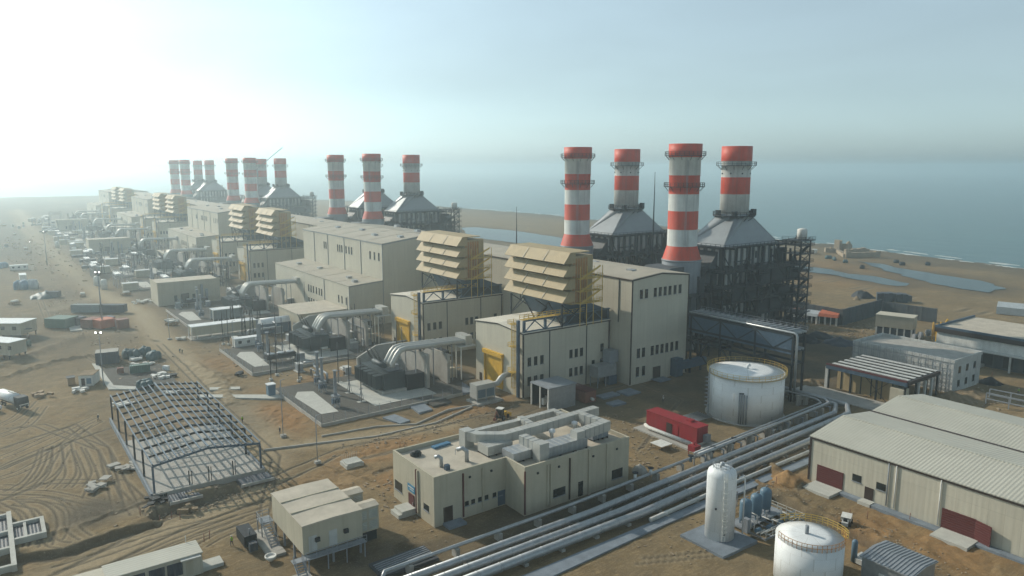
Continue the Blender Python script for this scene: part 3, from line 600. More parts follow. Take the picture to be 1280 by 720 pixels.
for k in range(34):
    x = rr.uniform(194,235); z = rr.uniform(2,30); L = rr.uniform(3,12); y = rr.choice((151.2,152.4,153.4)); r = rr.choice((.2,.3,.45))
    if rr.random() < .5: b.tube([(x,y,z),(x,y,min(z+L,32))], r, 6)
    else: b.tube([(x,y,z),(min(x+L,236),y,z)], r, 6)
for k in range(16):
    x = rr.uniform(194,234); z = rr.choice((5.6,10.8,15.8,20.9,25.9)); b.boxc(x, rr.uniform(150,153), z+.9, rr.uniform(1.2,3), 1.6, rr.uniform(1.2,2.4))
b.each('pipe', 'steel_dark', t)
b = W()
for (x0_,x1_,y0_,y1_,z0_,z1_) in ((228.6,234,156.5,170.5,-.3,31),(192.6,197.9,156,170,9.2,20),(199,213,151.0,151.3,15.8,20.4),(214,227,151.0,151.3,10.8,15.4),(216,228,151.0,151.3,21,25.6),(199,211,151.0,151.3,6,10),(193,198,155,170,5,9),(205,212,149,153,6,9.6),(222,228,149.5,153,16,19),(229,233,150,154,1,4.5),(212,217,149.5,153.5,21,24),(229,234,150,154.5,21,24.8),(229,233,151,154.5,11,14)): b.box(x0_,x1_,y0_,y1_,z0_,z1_)
b.each('dark_fill_box', 'steel_dark', t)  # dark boxes and panels added to read as dense, shaded steelwork
b = W()
for k in range(9): x = 228.5+rr.uniform(0,7); y = rr.uniform(153,174); h = rr.uniform(.6,4.2); b.tube([(x,y,31),(x,y,31+h)], .16, 6); b.boxc(x, y, 31+h, .7, .7, .5)
b.box(229,235.5,156,170,26,31.2)
for k in range(5): y = 156+k*3; b.tube([(229,y,32.4),(235.5,y,32.4)], .35, 8)
b.build('drum_level', 'steel_dark', t)
st = W(); X = 232.0
for x in (X,X+5.6):
    for y in (148.2,154.2): st.bar((x,y,-.5),(x,y,34.4),.4)
for k in range(11):
    z = 3*k+2.5; st.box(X-1.1,X+6.8,147.4,155,z,z+.14); st.rail([(X-1.1,155,z),(X-1.1,147.4,z),(X+6.8,147.4,z),(X+6.8,155,z)],1.1,.1,2)
    st.bar((X+.4,148.8 if k%2 else 153,z),(X+5.2,148.8 if k%2 else 153,z+3),.9,.18)
    st.bar((X,148.2,z),(X+5.6,148.2,z+3),.22); st.bar((X+5.6,148.2,z),(X+5.6,154.2,z+3),.22)
st.box(X-1.4,X+7,147.2,155,34.2,34.5); st.rail([(X-1.4,155,34.5),(X-1.4,147.2,34.5),(X+7,147.2,34.5)],1.1,.1,2); o = st.build('stair_tower', 'steel_dark', t)
W().lathe(X+3.6,150.4,[(1.6,34.6),(1.7,34.6),(1.7,38),(1.5,38.2),(.05,38.5)],20).build('header_tank', 'white_old', o)
W().prism([(183,6),(198.8,2),(198.8,32),(192,24),(183,16)], 'y', 157.5, 168.5).build('inlet_duct', 'casing', t)
b = W()
for z in (5,12,19): 
    b.box(181,198,149.5,156.5,z,z+.15); b.rail([(181,149.5,z),(198,149.5,z)],1.2,.12,2)
for x in (181,186.5,192): b.bar((x,149.6,-.3),(x,149.6,20),.4)
for k in range(3): b.bar((181+5.5*k,149.6,0+5*k),(186.5+5.5*k,149.6,5+5*k),.28); b.bar((181+5.5*k,149.6,19),(186.5+5.5*k,149.6,12),.28)
b.build('duct_support', 'steel_dark', t)
spread(t, L8, OFF)
L8 = unit_labels('red and white chimney on a pyramid hood, %s of its row from the water tank')
t = thing('boiler_stack', L8[0], 'chimney', (213.5,163,0), group='red and white chimneys on the boilers')
W().lathe(cx, cy, [(4.9,42.6),(4.9,56.2),(4.95,61.4),(5.15,61.6),(5.15,66.8),(4.8,66.8),(4.8,62)], 40).build('shaft', 'boiler_bands', t)
z = 60.2; b = W(); b.lathe(cx, cy, [(5.0,z),(6.7,z),(6.7,z+.15),(5.0,z+.15)], 32); o = b.build('platform', 'steel_dark', t)
W().ring_rail(cx, cy, z+.15, 6.6, 1.2, 28, .09, True, 2).build('railing', 'steel_dark', o)
b = W()
for k in range(12): g = k*math.pi/6; b.bar((cx+6.4*math.cos(g),cy+6.4*math.sin(g),z),(cx+5.0*math.cos(g),cy+5.0*math.sin(g),z-1.4),.12)
for k in range(8): g = k*math.pi/4+.3; b.boxc(cx+4.95*math.cos(g), cy+4.95*math.sin(g), 57.6, .35, .35, .5)
b.each('bracket', 'steel_dark', o)
spread(t, L8, OFF)
for i, (x, y, h) in enumerate(((200,188,58),(200,423,58),(176,240,44))):
    p = MB(); p.tube([(0,0,0),(0,0,h*.6),(0,0,h)], [.4,.3,.08], 8); o = p.build('lightning_mast', 'steel_dark'); o.location = (x,y,0)
    tag(o, ['slender dark mast standing between the first two boilers','slender dark mast standing between the third and fourth boilers','slender dark mast behind the long hall near the second boiler'][i], 'mast', 'slender masts by the boilers')
# --- transformer bay
L8 = unit_labels('dark oil transformer before the %s turbine house counted from the red container')
t = thing('transformer', L8[0], 'transformer', (84,174,0), group='transformers in front of the turbine houses')
W().box(83.2,89.6,173,187.5,1.0,5.6).build('tank', 'transformer', t)
W().box(82.4,90.4,172,188.5,-.3,1.0).build('plinth', 'concrete', t)
for y in (173.6,176.4,179.2,182.0,184.8):
    b = W()
    for k in range(6): b.box(81.0,83.1,y+k*.38,y+k*.38+.12,1.6,5.2)
    b.box(81.0,83.1,y,y+2.0,5.0,5.2); b.box(81.0,83.1,y,y+2.0,1.5,1.7); b.build('cooling_fins', 'transformer', t)
W().tube([(84.2,174.5,7.4),(84.2,181,7.4)], .75, 14).build('conservator', 'transformer', t)
for k, y in enumerate((178,181,184.5)):
    d = -2.6; b = W(); b.tube([(86.6,y,5.5),(86.6+d*.6,y+1.0,8.2),(86.6+d,y+1.9,11.0)], [.34,.30,.12], 8); b.build('bushing', 'porcelain', t)
W().box(89.4,94.6,171.6,175.4,.3,4.6).build('cooler_cabinet', 'steel_dark', t)
W().box(85.4,88.6,174.6,178,5.6,7.0).build('terminal_box', 'steel_grey', t)
spread(t, L8, OFF)
L8 = unit_labels('three bent silver bus ducts feeding the %s turbine house counted from the red container')
t = thing('bus_duct', L8[0], 'bus duct', (86,175,0), group='silver bus ducts between transformers and turbine houses')
for y in (173.6,175.4,177.2):
    W().tube([(111.4,y,10.6),(110,y,10.9),(90.2,y,11.5),(88.6,y,11.2),(87.6,y,10.2),(86.2,y,8.0),(86.0,y,6.9)], .74, 14).build('duct', 'galv_duct', t)
b = W()
for x in (92.5,98,104):
    for y in (172.4,178.2): b.bar((x,y,-.2),(x,y,11),.22)
    b.bar((x,172.2,10.2),(x,178.4,10.2),.25)
b.each('support', 'steel_grey', t)
b = W(); b.box(108.6,110.8,172.4,178,9.9,12.6); b.build('wall_box', 'galv_duct', t)
spread(t, L8, OFF)
L8 = unit_labels('grey concrete fire walls facing the %s turbine house counted from the red container')
t = thing('fire_wall', L8[0], 'fire wall', (93,172,0), group='concrete fire walls of the transformer bays')
W().box(94.9,95.8,170.6,172.0,-.3,9.6).build('pier', 'concrete', t)
W().prism([(172.0,-.3),(172.0,9.6),(184,9.6),(189,6.5),(189,-.3)], 'x', 95.1,95.6).build('panel', 'concrete', t)
W().box(101.6,102.5,171.0,172.4,-.3,8.6).build('pier', 'concrete', t)
W().prism([(172.4,-.3),(172.4,8.6),(182,8.6),(187,5.5),(187,-.3)], 'x', 101.8,102.3).build('panel', 'concrete', t)
W().prism([(84,-.3),(96.5,-.3),(96.5,8.8),(90,8.8),(84,6.0)], 'y', 191.5,192.1).build('panel', 'concrete', t)
spread(t, L8, OFF)
# small plant between fire wall and turbine house
L8 = unit_labels('boxy machinery with pipes beside the %s turbine house counted from the red container')
t = thing('auxiliary_skid', L8[0], 'equipment skid', (104,180,0), group='auxiliary skids beside the turbine houses')
for i, (x,y,sx,sy,h,m) in enumerate(((99,182,3,4,3.2,'plaster'),(106,181,3.4,4,4.2,'galv_duct'),(105,187,5,3,3,'grey_cont'),(99.5,188,2.4,2.4,5,'steel_grey'),(108.6,186,2.2,5,6,'steel_dark'),(105.5,176.5,3,2,3.0,'plaster'))):
    W().boxc(x,y,h/2-.15,sx,sy,h+.3).build('cabinet', m, t)
b = W()
for k in range(12):
    x, y = rr.uniform(98,110), rr.uniform(176,192); b.tube([(x,y,.3),(x,y,rr.uniform(1,4)),(x+rr.uniform(-4,4),y,rr.uniform(2,4))], .18, 6)
b.each('pipe', 'steel_grey', t)
spread(t, L8, OFF)
# cable sealing-end columns
CC = [(71.9,195-4,9.7),(70.6,184.4,9.9),(68.6,170.5,11.4)]
lab = []
for i, (x,y,h) in enumerate(CC):
    if i == 0:
        col = thing('bushing_column', '', 'insulator column', (x,y,0), group='grey green insulator columns in the transformer bays')
        W().tube([(x,y,3.2),(x,y,3.8),(x,y,h-.4),(x,y,h)], [.5,.42,.36,.6], 12).build('insulator', 'steel_grey', col)
        b = W()
        for sx in (-.8,.8):
            for sy in (-.8,.8): b.bar((x+sx,y+sy,0),(x+sx*.7,y+sy*.7,3.1),.14)
        b.box(x-.9,x+.9,y-.9,y+.9,3.0,3.25); b.bar((x-.8,y-.8,0),(x+.6,y-.8,3),.1); b.bar((x+.8,y-.8,0),(x-.6,y-.8,3),.1); b.build('stand', 'steel_grey', col)
        b = W(); b.box(x-1.0,x+1.0,y-.5,y+.5,1.2,2.4); b.build('control_box', 'steel_blue', col)
k = 0
for u, o in enumerate(OFF[:6]):
    for i, (x,y,h) in enumerate(CC):
        l_ = 'insulator column, %s of three from the fence corner, %s transformer bay from the red container' % (['third','second','first'][i], ORD[u])
        if k == 0: col['label'] = l_
        else: dup(col, Vector((x,y,0))+Vector(o), l_)
        k += 1
pm = thing('lightning_pole', '', 'pole', (75.5,171,0), group='thin poles in the transformer bays')
MB().tube([(0,0,0),(0,0,11.8)], .13, 8).build('pole', 'steel_dark', pm)
b = MB(); 
for a in (0,2.1,4.2): b.bar((.8*math.cos(a),.8*math.sin(a),0),(0,0,3.6),.1)
b.bar((-.5,0,3.6),(.5,0,3.6),.2); b.build('stand', 'steel_grey', pm); MB().boxc(0,0,.0,2.2,1.2,.5).build('footing', 'concrete_light', pm)
k = 0
for u, o in enumerate(OFF[:6]):
    for i, (x,y) in enumerate(((75.5,170.5),(76.2,179.6),(77.5,190))):
        l_ = 'thin dark pole, %s of three by the pad, %s transformer bay from the red container' % (ORD[i], ORD[u])
        if k == 0: pm['label'] = l_; pm.location = (x,y,0)
        else: dup(pm, Vector((x,y,0))+Vector(o), l_)
        k += 1
# yards, pads, fences
for u, o in enumerate(OFF):
    oy = o[1]
    b = MB(); b.prism([(60.6,159.6+oy),(100,161+oy),(107,172+oy),(111.3,172+oy),(111.3,195+oy),(60.6,195+oy)], 'z', -.8, .22); struct(b.build('gravel_yard', 'gravel'))
    b = MB(); b.prism([(76.8,165+oy),(94.6,165+oy),(94.6,189+oy),(76.8,189+oy)], 'z', -.5, .30); struct(b.build('concrete_pad', 'concrete_light'))
    b = MB(); b.prism([(63.4,167+oy),(67.6,166.4+oy),(68.6,186+oy),(65,188+oy),(62.8,184+oy)], 'z', -.5, .30); struct(b.build('concrete_pad', 'concrete_light'))
    b = MB(); b.box(60.3,60.6,159.3+oy,195.2+oy,-.5,.65); b.bar((60.6,159.3+oy,.1),(100,160.7+oy,.1),.3,1.0); struct(b.build('yard_kerb', 'concrete'))

FL = unit_labels('wire fence on posts around the %s transformer bay from the red container')
f = thing('wire_fence', FL[0], 'fence', (60.3,159.3,0), group='wire fences round the transformer bays')
fp = [(60.4,195),(60.4,159.4),(100,160.8)]
for a, b2 in zip(fp, fp[1:]):
    n = int(math.dist(a,b2)/3)
    b = W()
    for k in range(n+1): x = a[0]+(b2[0]-a[0])*k/n; y = a[1]+(b2[1]-a[1])*k/n; b.bar((x,y,0),(x,y,2.6),.08)
    b.each('post', 'steel_grey', f)
    b = W()
    for z in (.9,1.3,1.7,2.1,2.5): b.bar((*a,z),(*b2,z),.025)
    b.each('wire', 'steel_grey', f)
spread(f, FL, OFF)
# ================================================================== single buildings and plant near the camera
def wthing(name, label, cat, x, y, group=None): return thing(name, label, cat, (x,y,0), 0, group)
# --- pipe bridge
t = wthing('pipe_bridge', 'dark steel pipe bridge ending in a silver downpipe behind the white water tank', 'pipe bridge', 168.5, 107)
b = W()
for y in (106.6,118,129.5,140):
    for x in (166.2,171): b.bar((x,y,-.3),(x,y,17.4),.5)
    for z in (9.5,13,17): b.bar((166.2,y,z),(171,y,z),.4)
for z in (9.5,13,17.2):
    for x in (166.2,171): b.bar((x,106.6,z),(x,141,z),.35,.6)
for k, (a, c) in enumerate(((106.6,118),(118,129.5),(129.5,140))):
    for q in range(2):
        y0 = a+(c-a)*q/2; y1 = a+(c-a)*(q+1)/2; b.bar((166.1,y0,13 if q else 17),(166.1,y1,17 if q else 13),.25)
    b.bar((166.2,a,0),(166.2,c,9.5),.25)
b.build('frame', 'steel_dark', t)
W().box(166.05,166.2,107,140.8,12.2,16.9).build('side_screen', 'steel_blue', t)
for i, (x, z, r) in enumerate(((166.4,17.9,.32),(167.5,17.75,.2),(168.5,17.9,.35),(169.6,17.8,.25),(170.7,17.9,.3),(167.3,13.5,.35),(168.6,13.5,.3),(169.9,13.5,.35))):
    if i == 0: W().tube([(x,141,z),(x,106.6,z),(x,105.9,z-.3),(x,105.7,z-1),(x,105.6,.2)], r, 10).build('pipe', 'galv', t)
    else: W().tube([(x,140.9,z),(x,106,z)], r, 8).build('pipe', 'galv' if i in (2,4) else 'steel_grey', t)
b = W()
for k in range(18): y = 108+k*1.85; b.box(166.3,171.3,y,y+.5,18.3,18.42)
b.rail([(171.3,106,18),(171.3,140.9,18)],1.1,.07,2); b.build('crossbars', 'steel_grey', t)
# --- big white tank
cx, cy, r, h = 148.5, 107.4, 8.9, 10.8
t = wthing('water_tank', 'large white cylindrical tank with a yellow railed rim beside the red container', 'storage tank', cx, cy)
W().lathe(cx, cy, [(r,-.3),(r,h),(r-.1,h+.02)], 64).build('shell', 'white_paint', t)
W().lathe(cx, cy, [(r-.05,h),(r*.6,h+.55),(r*.25,h+.85),(.02,h+.95)], 48).build('roof', 'white_paint', t)
W().lathe(cx, cy, [(r+.02,h-.25),(r+.5,h-.25),(r+.5,h-.12),(r+.02,h-.12)], 48).build('rim_walkway', 'hood', t)
W().ring_rail(cx, cy, h-.1, r+.45, 1.15, 40, .06, True, 2).build('rim_railing', 'rail_yellow', t)
W().lathe(cx, cy, [(r+.5,-.4),(r+.5,.12)], 48).build('foundation', 'concrete', t)
def rim(a, rr_): g = R(a); return cx+rr_*math.cos(g), cy+rr_*math.sin(g)
for a, top in ((208,7.6),(211,7.6),(214.5,7.3),(218.5,7.2)):
    x, y = rim(a, r+.25); W().tube([(x,y,.2),(x,y,top)], .16, 8).build('riser_pipe', 'steel_grey', t)
x, y = rim(214, r+.25); x2, y2 = rim(207, r+.25); W().bar((x2,y2,7.5),(x,y,7.6),.2,.3).build('riser_bracket', 'steel_dark', t)
b = W()
for a in (150,153): x, y = rim(a, r+.5); b.bar((x,y,0),(x,y,h+1),.1)
for k in range(24): p, q = rim(150, r+.5), rim(153, r+.5); b.bar((*p,.3+k*.45),(*q,.3+k*.45),.06)
for k in range(8): x, y = rim(151.5,r+1.0); b.boxc(x,y,2.5+k,.9,.9,.06)
b.build('ladder', 'steel_grey', t)
b = W(); b.tube([(cx-1,cy-1,h+.8),(cx-1,cy-1,h+1.6),(cx-.6,cy-1,h+1.9),(cx-.2,cy-1,h+1.5)], .3, 10); b.build('roof_vent', 'white_paint', t)
b = W()
for k in range(7): b.tube([(131+k*.0,109.5+k*.7,.5),(138.8,109.5+k*.7,.5)], .16, 8)
o = b.build('suction_pipes', 'galv'); tag(o, 'row of thin silver pipes on the ground between the red container and the white tank', 'pipes'); 
# --- warehouse
X = 126.3
t = wthing('warehouse', 'long cream warehouse with two ribbed roof ridges and maroon doors', 'warehouse', X, 75.9)
prof = [(126.3,8.6),(137.3,10.3),(148.3,9.0),(159.3,10.3),(170.3,8.6)]
W().prism([(126.3,-.8)]+[(170.3,-.8)]+prof[::-1], 'y', 12, 75.9).build('wall', 'cream_y', t)
W().prism([(126.0,8.62)]+[(a,z+.03) for a, z in prof[1:4]]+[(170.6,8.62)]+[(170.6,8.8)]+[(a,z+.22) for a, z in prof[1:4][::-1]]+[(126.0,8.8)], 'y', 11.7, 76.1).build('roof', 'roof_ribbed', t)
b = W(); b.box(126.1,126.27,12,76,8.2,8.62); b.box(126.14,126.5,75.7,76.05,-.1,8.6); b.prism([(126.3,8.2)]+[(a,z-.4) for a,z in prof[1:4]]+[(170.3,8.2),(170.3,8.6)]+[(a,z) for a,z in prof[1:4][::-1]]+[(126.3,8.6)],'y',75.93,76.05); b.build('trim', 'trim_brown', t)
for x in (137.3,159.3):
    W().box(x-.3,x+.3,12,76,10.46,10.6).build('ridge_cap', 'roof_ribbed', t)
W().box(147.9,148.7,12,76,9.0,9.3).build('valley_gutter', 'trim_brown', t)
for y0, y1, z1 in ((68.9,74.2,3.5),(46.2,51.4,3.6),(33,38.5,3.6)): W().box(126.16,126.34,y0,y1,.05,z1).build('roller_door', 'maroon', t)
W().bar((126.2,46.2,1.85),(125.4,43.6,1.85),.12,3.4).build('open_leaf', 'maroon', t)
for y0 in (65.5,61.0): win(t, 'x', X, y0, y0+1.7, 2.8, 4.1)
win(t, 'x', X, 56.0-1e9*0, 56.0+.02, 2.8, 2.82) if False else None
W().box(126.18,126.34,63.1,64.7,.05,2.3+.2).build('side_door', 'trim_brown', t)
for y in (61.0-.35,59.3,51.9,30,22): W().tube([(126.12,y,8.3),(126.12,y,.4)], .12, 8).build('downpipe', 'white_old' if y != 60.65 else 'steel_grey', t)
for x,y in ((137.5,42),(137.5,25),(159,50)): W().boxc(x,y,10.9,.5,.5,.7).build('roof_vent', 'steel_grey', t)
W().bar((149,36,9.25),(158.5,36,10.4),.5,.25).build('roof_walkway', 'steel_grey', t)
def slab(pts, z, label, m='concrete_light', name='concrete_slab', g='pale concrete slabs at the warehouse doors'):
    b = MB(); b.prism(pts, 'z', -.6, z); return struct(b.build(name, m))
slab([(121.6,68.8),(126.1,68.8),(126.1,74.3),(121.6,74.3)], .22, '', 'concrete_light')
slab([(122.0,45.5),(126.1,45.5),(126.1,51.2),(122.0,51.2)], .25, '')
slab([(124.3,62.6),(126.1,62.6),(126.1,64.9),(124.3,64.9)], .25, '')
slab([(124.6,15),(126.1,15),(126.1,45.4),(124.6,45.4)], .16, '', 'concrete_wet'); slab([(124.4,51.3),(126.1,51.3),(126.1,62.5),(124.4,62.5)], .16, '', 'concrete_wet'); slab([(124.8,64.98),(126.1,64.98),(126.1,68.7),(124.8,68.7)], .14, '', 'concrete_wet')
# --- service building with roof ducts
t = wthing('service_building', 'cream flat roofed service building covered with silver roof ducts', 'building', 57.4, 101.6)
out = [(57.4,101.6),(72.2,101.6),(72.2,96),(97.3,96),(97.3,116.5),(57.4,116.5)]
ins = [(57.75,101.95),(72.55,101.95),(72.55,96.35),(96.95,96.35),(96.95,116.15),(57.75,116.15)]
b = W(); n = 6; vs = [(x,y,-.8) for x,y in out]+[(x,y,8.8) for x,y in out]+[(x,y,8.8) for x,y in ins]+[(x,y,8.05) for x,y in ins]
b.add(vs, [(i,(i+1)%n,n+(i+1)%n,n+i) for i in range(n)]+[(n+i,n+(i+1)%n,2*n+(i+1)%n,2*n+i) for i in range(n)]+[(2*n+i,2*n+(i+1)%n,3*n+(i+1)%n,3*n+i) for i in range(n)]); b.build('wall', 'plaster', t)
W().prism([(57.76,101.96),(72.56,101.96),(72.56,96.36),(96.94,96.36),(96.94,116.14),(57.76,116.14)], 'z', 7.8, 8.04).build('roof', 'roof_flat', t)
for y0,y1,z0,z1 in ((113.1,115.9,1.7,3.4),(103.4,105.2,1.9,3.0)): win(t,'x',57.4,y0,y1,z0,z1)
d = W().box(57.24,57.45,108.5,110.5,.1,2.9).build('door', 'maroon', t); W().box(57.12,57.24,108.7,108.85,1.2,1.6).build('handle', 'galv', d)
W().box(57.28,57.39,108.2,110.8,3.3,4.6).build('sign', 'sign_blue', t)
d = W(); d.box(57.26,57.27,108.5,110.5,4.05,4.25); d.box(57.26,57.27,108.5,110.0,3.7,3.82); d.build('sign_lettering', 'white_old', t)
W().box(54.6,57.3,107.9,110.9,-.4,.9).build('entrance_step', 'concrete_light', t); W().box(53.9,54.58,107.9,110.9,-.4,.45).build('entrance_step', 'concrete_light', t)
for x,y,m in ((57.3,107.4,'maroon'),(57.3,106.9,'plaster')): W().box(x-.15,x+.09,y,y+.3,.2,8.2).build('downpipe', m, t)
for x,y in ((63.0,101.5),(67,101.5),(72.05,95.9),(77.1,95.9),(77.8,95.9),(82.2,95.9)): W().box(x,x+.22,y-.16,y+.09,.2,8.1).build('downpipe', 'maroon' if x in (63.0,72.05) else ('trim_brown' if x == 82.2 else 'plaster'), t)
for x in (86.8,91.3): W().box(x,x+.5,95.7,95.99,-.4,8.75).build('pilaster', 'plaster', t)
for x in (63.5,64.8,66.2,67.6,69.3,70.6): win(t,'y',101.6,x,x+.75,2.0,2.8)
for x0,x1,z0,z1 in ((78.6,81.4,1.5,3.0),(92.9,95.7,1.2,3.0)):
    win(t,'y',96,x0,x1,z0,z1)
W().box(84.5,85.6,95.9,96.05,.1,2.9).build('door', 'glass', t)
W().box(59.2,61.0,101.5,101.65,.1,2.9).build('door', 'trim_brown', t); W().box(70.4,71.9,101.45,101.64,.1,2.8).build('door', 'steel_blue', t)
W().box(59,62.5,99.4,101.5,-.3,.25).build('entrance_step', 'concrete_wet', t)
for x,y in ((64.5,101.55),(69,101.55),(75,95.95),(79.8,95.95),(88,95.95),(94,95.95)): W().boxc(x,y-.06,7.1,.35,.22,.35).build('wall_lamp', 'steel_dark', t)
W().lathe(60.5,113.5,[(1.0,8.05),(1.1,8.5),(.5,8.6),(.9,8.75),(.02,8.95)],16).build('roof_fan', 'steel_dark', t)
W().boxc(66.5,114.6,8.25,3.8,1.1,.4,.1).build('tarpaulin', 'blue_wrap', t)
W().tube([(61.6,106.2,8.05),(61.6,106.2,9.6),(61.2,106.5,10.0),(60.7,106.9,9.8)], .35, 10).build('vent_pipe', 'galv', t)
W().boxc(61.8,104.6,8.5,.8,.8,.9).build('fan_unit', 'steel_blue', t)
W().tube([(66.5,105.6,8.05),(66.5,105.6,10.0),(66.0,106.2,10.5),(65.4,107,10.1)], .4, 10).build('vent_pipe', 'galv', t)
def duct(label, px, z, w, hh, m='galv_duct', drop=None):
    P = [Vector((*G(a,b,z+hh/2),z)) for a, b in px]
    b = W()
    b.sweep(P, w, hh)
    D_ = [sum((q-p).length for p, q in zip(P[:i],P[1:i+1])) for i in range(len(P))]
    if drop:
        for i in drop: b.box(P[i].x-w*.6,P[i].x+w*.6,P[i].y-w*.62,P[i].y+w*.62,8.05,z+hh*.53)
    root = wthing('roof_duct', label, 'duct', P[0].x, P[0].y, 'silver ducts on the service building roof')
    b.build('duct', m, root)
    s = W()
    for p, q in zip(P, P[1:]):
        n = max(1,int((q-p).length/1.25)); d = (q-p).normalized()
        for k in range(1,n): c = p.lerp(q,k/n); s.bar(c-d*.04,c+d*.04,w+.12,hh+.12)
    s.each('flange', 'galv', root)
    f = W()
    for p, q in zip(P, P[1:]):
        n = max(1,int((q-p).length/4))
        for k in range(1,n): c = p.lerp(q,k/n); f.bar((c.x,c.y,8.0),(c.x,c.y,z-hh/2),.12)
    f.each('support', 'steel_grey', root)
duct('longest silver duct zigzagging across the whole service building roof', [(583,537),(597,541),(629,541),(667,531),(708,519),(745,508)], 10.4, 1.7, 1.7, drop=[0])
duct('low silver duct along the back edge of the service building roof', [(590,538),(641,526),(692,512),(708,519)], 9.6, 1.3, 1.2)
duct('short silver duct bending down onto the front unit of the service building', [(653,543),(676,553)], 10.6, 1.7, 1.7, drop=[1])
duct('silver duct looping down at the red container end of the service building', [(727,516),(756,526),(722,538)], 10.6, 1.6, 1.9, drop=[2])
duct('small cross duct joining the two long ducts on the service building', [(650,520),(668,531)], 10.0, 1.3, 1.2)
def ahu(label, px, z1, sx, sy, m='galv'):
    x, y = G(*px, 8.1); root = wthing('air_handling_unit', label, 'air handler', x, y, 'air handling units on the service building roof')
    W().box(x,x+sx,y,y+sy,8.35,z1).build('casing', m, root); b = W()
    for k in range(4): b.box(x+.2+k*(sx-.4)/3-.1,x+.2+k*(sx-.4)/3+.1,y-.1,y+sy+.1,8.06,8.36)
    b.build('skid', 'steel_dark', root); b = W()
    for k in range(1,int(sx/1.2)): b.box(x+k*1.2-.05,x+k*1.2+.05,y-.04,y+sy+.04,8.36,z1+.05)
    b.build('panel_joints', 'casing_light', root)
ahu('pale air handling unit beside the bent vent pipe on the service building', (610,572), 10.0, 5.5, 3.4, 'galv_duct')
ahu('grey air handling unit over the inner corner of the service building', (642,580), 9.9, 6.5, 3.6)
ahu('longest grey air handling unit in the middle of the service building roof', (683,575), 10.2, 9.8, 3.4)
ahu('small grey unit under the looping duct on the service building', (741,552), 10.3, 4.0, 3.0, 'steel_grey')
for i, (a, b_, c) in enumerate(((690,545,'white round exhaust cowl standing among the roof ducts'),(718,535,'second white exhaust cowl next to the looping roof duct'),(729,531,'tall white exhaust cowl on the red container side of the duct roof'),(663,560,'small dark fan box beside the short bent duct'))):
    x, y = G(a,b_,9); o = W().lathe(x,y,[(.3,8.05),(.3,9.6),(.65,9.8),(.6,10.3),(.05,10.5)],12).build('exhaust_cowl','white_paint' if i<3 else 'steel_dark'); tag(o,c,'exhaust cowl','exhaust cowls on the service building')
# --- raised electrical cabin
x0,x1,y0,y1 = 34.7,44.3,101.3,115.3
t = wthing('raised_cabin', 'cream electrical cabin raised on steel legs with stairs at both ends', 'cabin', x0, y0)
W().box(x0,x1,y0,y1,2.4,6.9).build('body', 'white_old' if False else 'plaster', t)
W().prism([(x0-.1,6.92),(x1+.1,6.92),(x1+.1,7.08),((x0+x1)/2,7.2),(x0-.1,7.08)],'y',y0-.1,y1+.1).build('roof','roof_flat',t)
for y in (y0+4.6,y0+9.2): W().box(x0-.05,x1+.05,y,y+.25,7.05,7.28).build('roof_joint','plaster',t)
b = W()
for x in (x0+.3,(x0+x1)/2,x1-.3):
    for y in (y0+.3,y0+4.8,y0+9.4,y1-.3): b.bar((x,y,-.3),(x,y,2.4),.3)
b.each('leg','steel_grey',t)
for x in (35.6,38.8): 
    d = W().box(x,x+1.3,y0-.06,y0+.05,2.6,5.1).build('door','casing_light',t)
for x in (36.9,41.5): W().boxc(x,y0-.25,4.4,.7,.5,.6).build('wall_unit','steel_dark',t)
b = W(); b.box(x0-.1,x1,y0-1.5,y0-.02,2.15,2.3); b.rail([(x0-.1,y0-1.5,2.3),(x1,y0-1.5,2.3)],1.1,.07,1.5)
for x in (35,38,41,44): b.bar((x,y0-1.4,-.2),(x,y0-1.4,2.2),.15)
b.build('gallery','steel_grey',t)
def stair(parent, p, q, w, n=9, m='steel_grey'):
    b = W(); p, q = Vector(p), Vector(q); d = (q-p); hd = Vector((d.x,d.y,0)).normalized(); sd = Vector((-hd.y,hd.x,0))*w/2
    for s in (-1,1): b.bar(p+sd*s,q+sd*s,.12,.3); b.bar(p+sd*s+Vector((0,0,1)),q+sd*s+Vector((0,0,1)),.07); b.bar(p+sd*s,p+sd*s+Vector((0,0,1)),.07); b.bar(q+sd*s,q+sd*s+Vector((0,0,1)),.07)
    for k in range(n): c = p.lerp(q,(k+.5)/n); b.bar(c-sd,c+sd,.06,.28) if False else b.boxc(c.x,c.y,c.z,abs(sd.x)*2+.28*abs(hd.x),abs(sd.y)*2+.28*abs(hd.y),.06)
    return b.build('stairs', m, parent)
stair(t,(33.4,110.4,0),(33.4,114.8,2.5),1.3); stair(t,(31.8,98.2,0),(34.0,100.5,2.3),1.2) if False else stair(t,(33.5,97.0,0),(33.5,100.4,2.3),1.3)
b = W(); b.box(32.6,34.65,114.8,117.2,2.35,2.5); b.rail([(32.6,114.8,2.5),(32.6,117.2,2.5),(34.6,117.2,2.5)],1.1,.07,1)
for x,y in ((32.7,114.9),(32.7,117.1)): b.bar((x,y,0),(x,y,2.4),.15)
b.box(32.7,34.6,99.9,101.2,2.15,2.3); b.build('landing','steel_grey',t)
for y in (103.8,109.8):
    a = W().box(44.35,48.3,y,y+2.6,1.6,5.6).build('cooling_box','plaster',t); W().prism([(y-.1,5.62),(y+2.7,5.62),(y+2.7,5.75),(y+1.3,6.05),(y-.1,5.75)],'x',44.35,48.4).build('cover','roof_flat',a)
    for z in (1.9,3.8):
        for x in (44.8,46.6): W().box(x,x+1.4,y-.05,y+.03,z,z+1.5).build('grille','louvre',a)
    W().box(45,48,y+.3,y+2.3,-.2,1.58).build('stand','steel_dark',a)
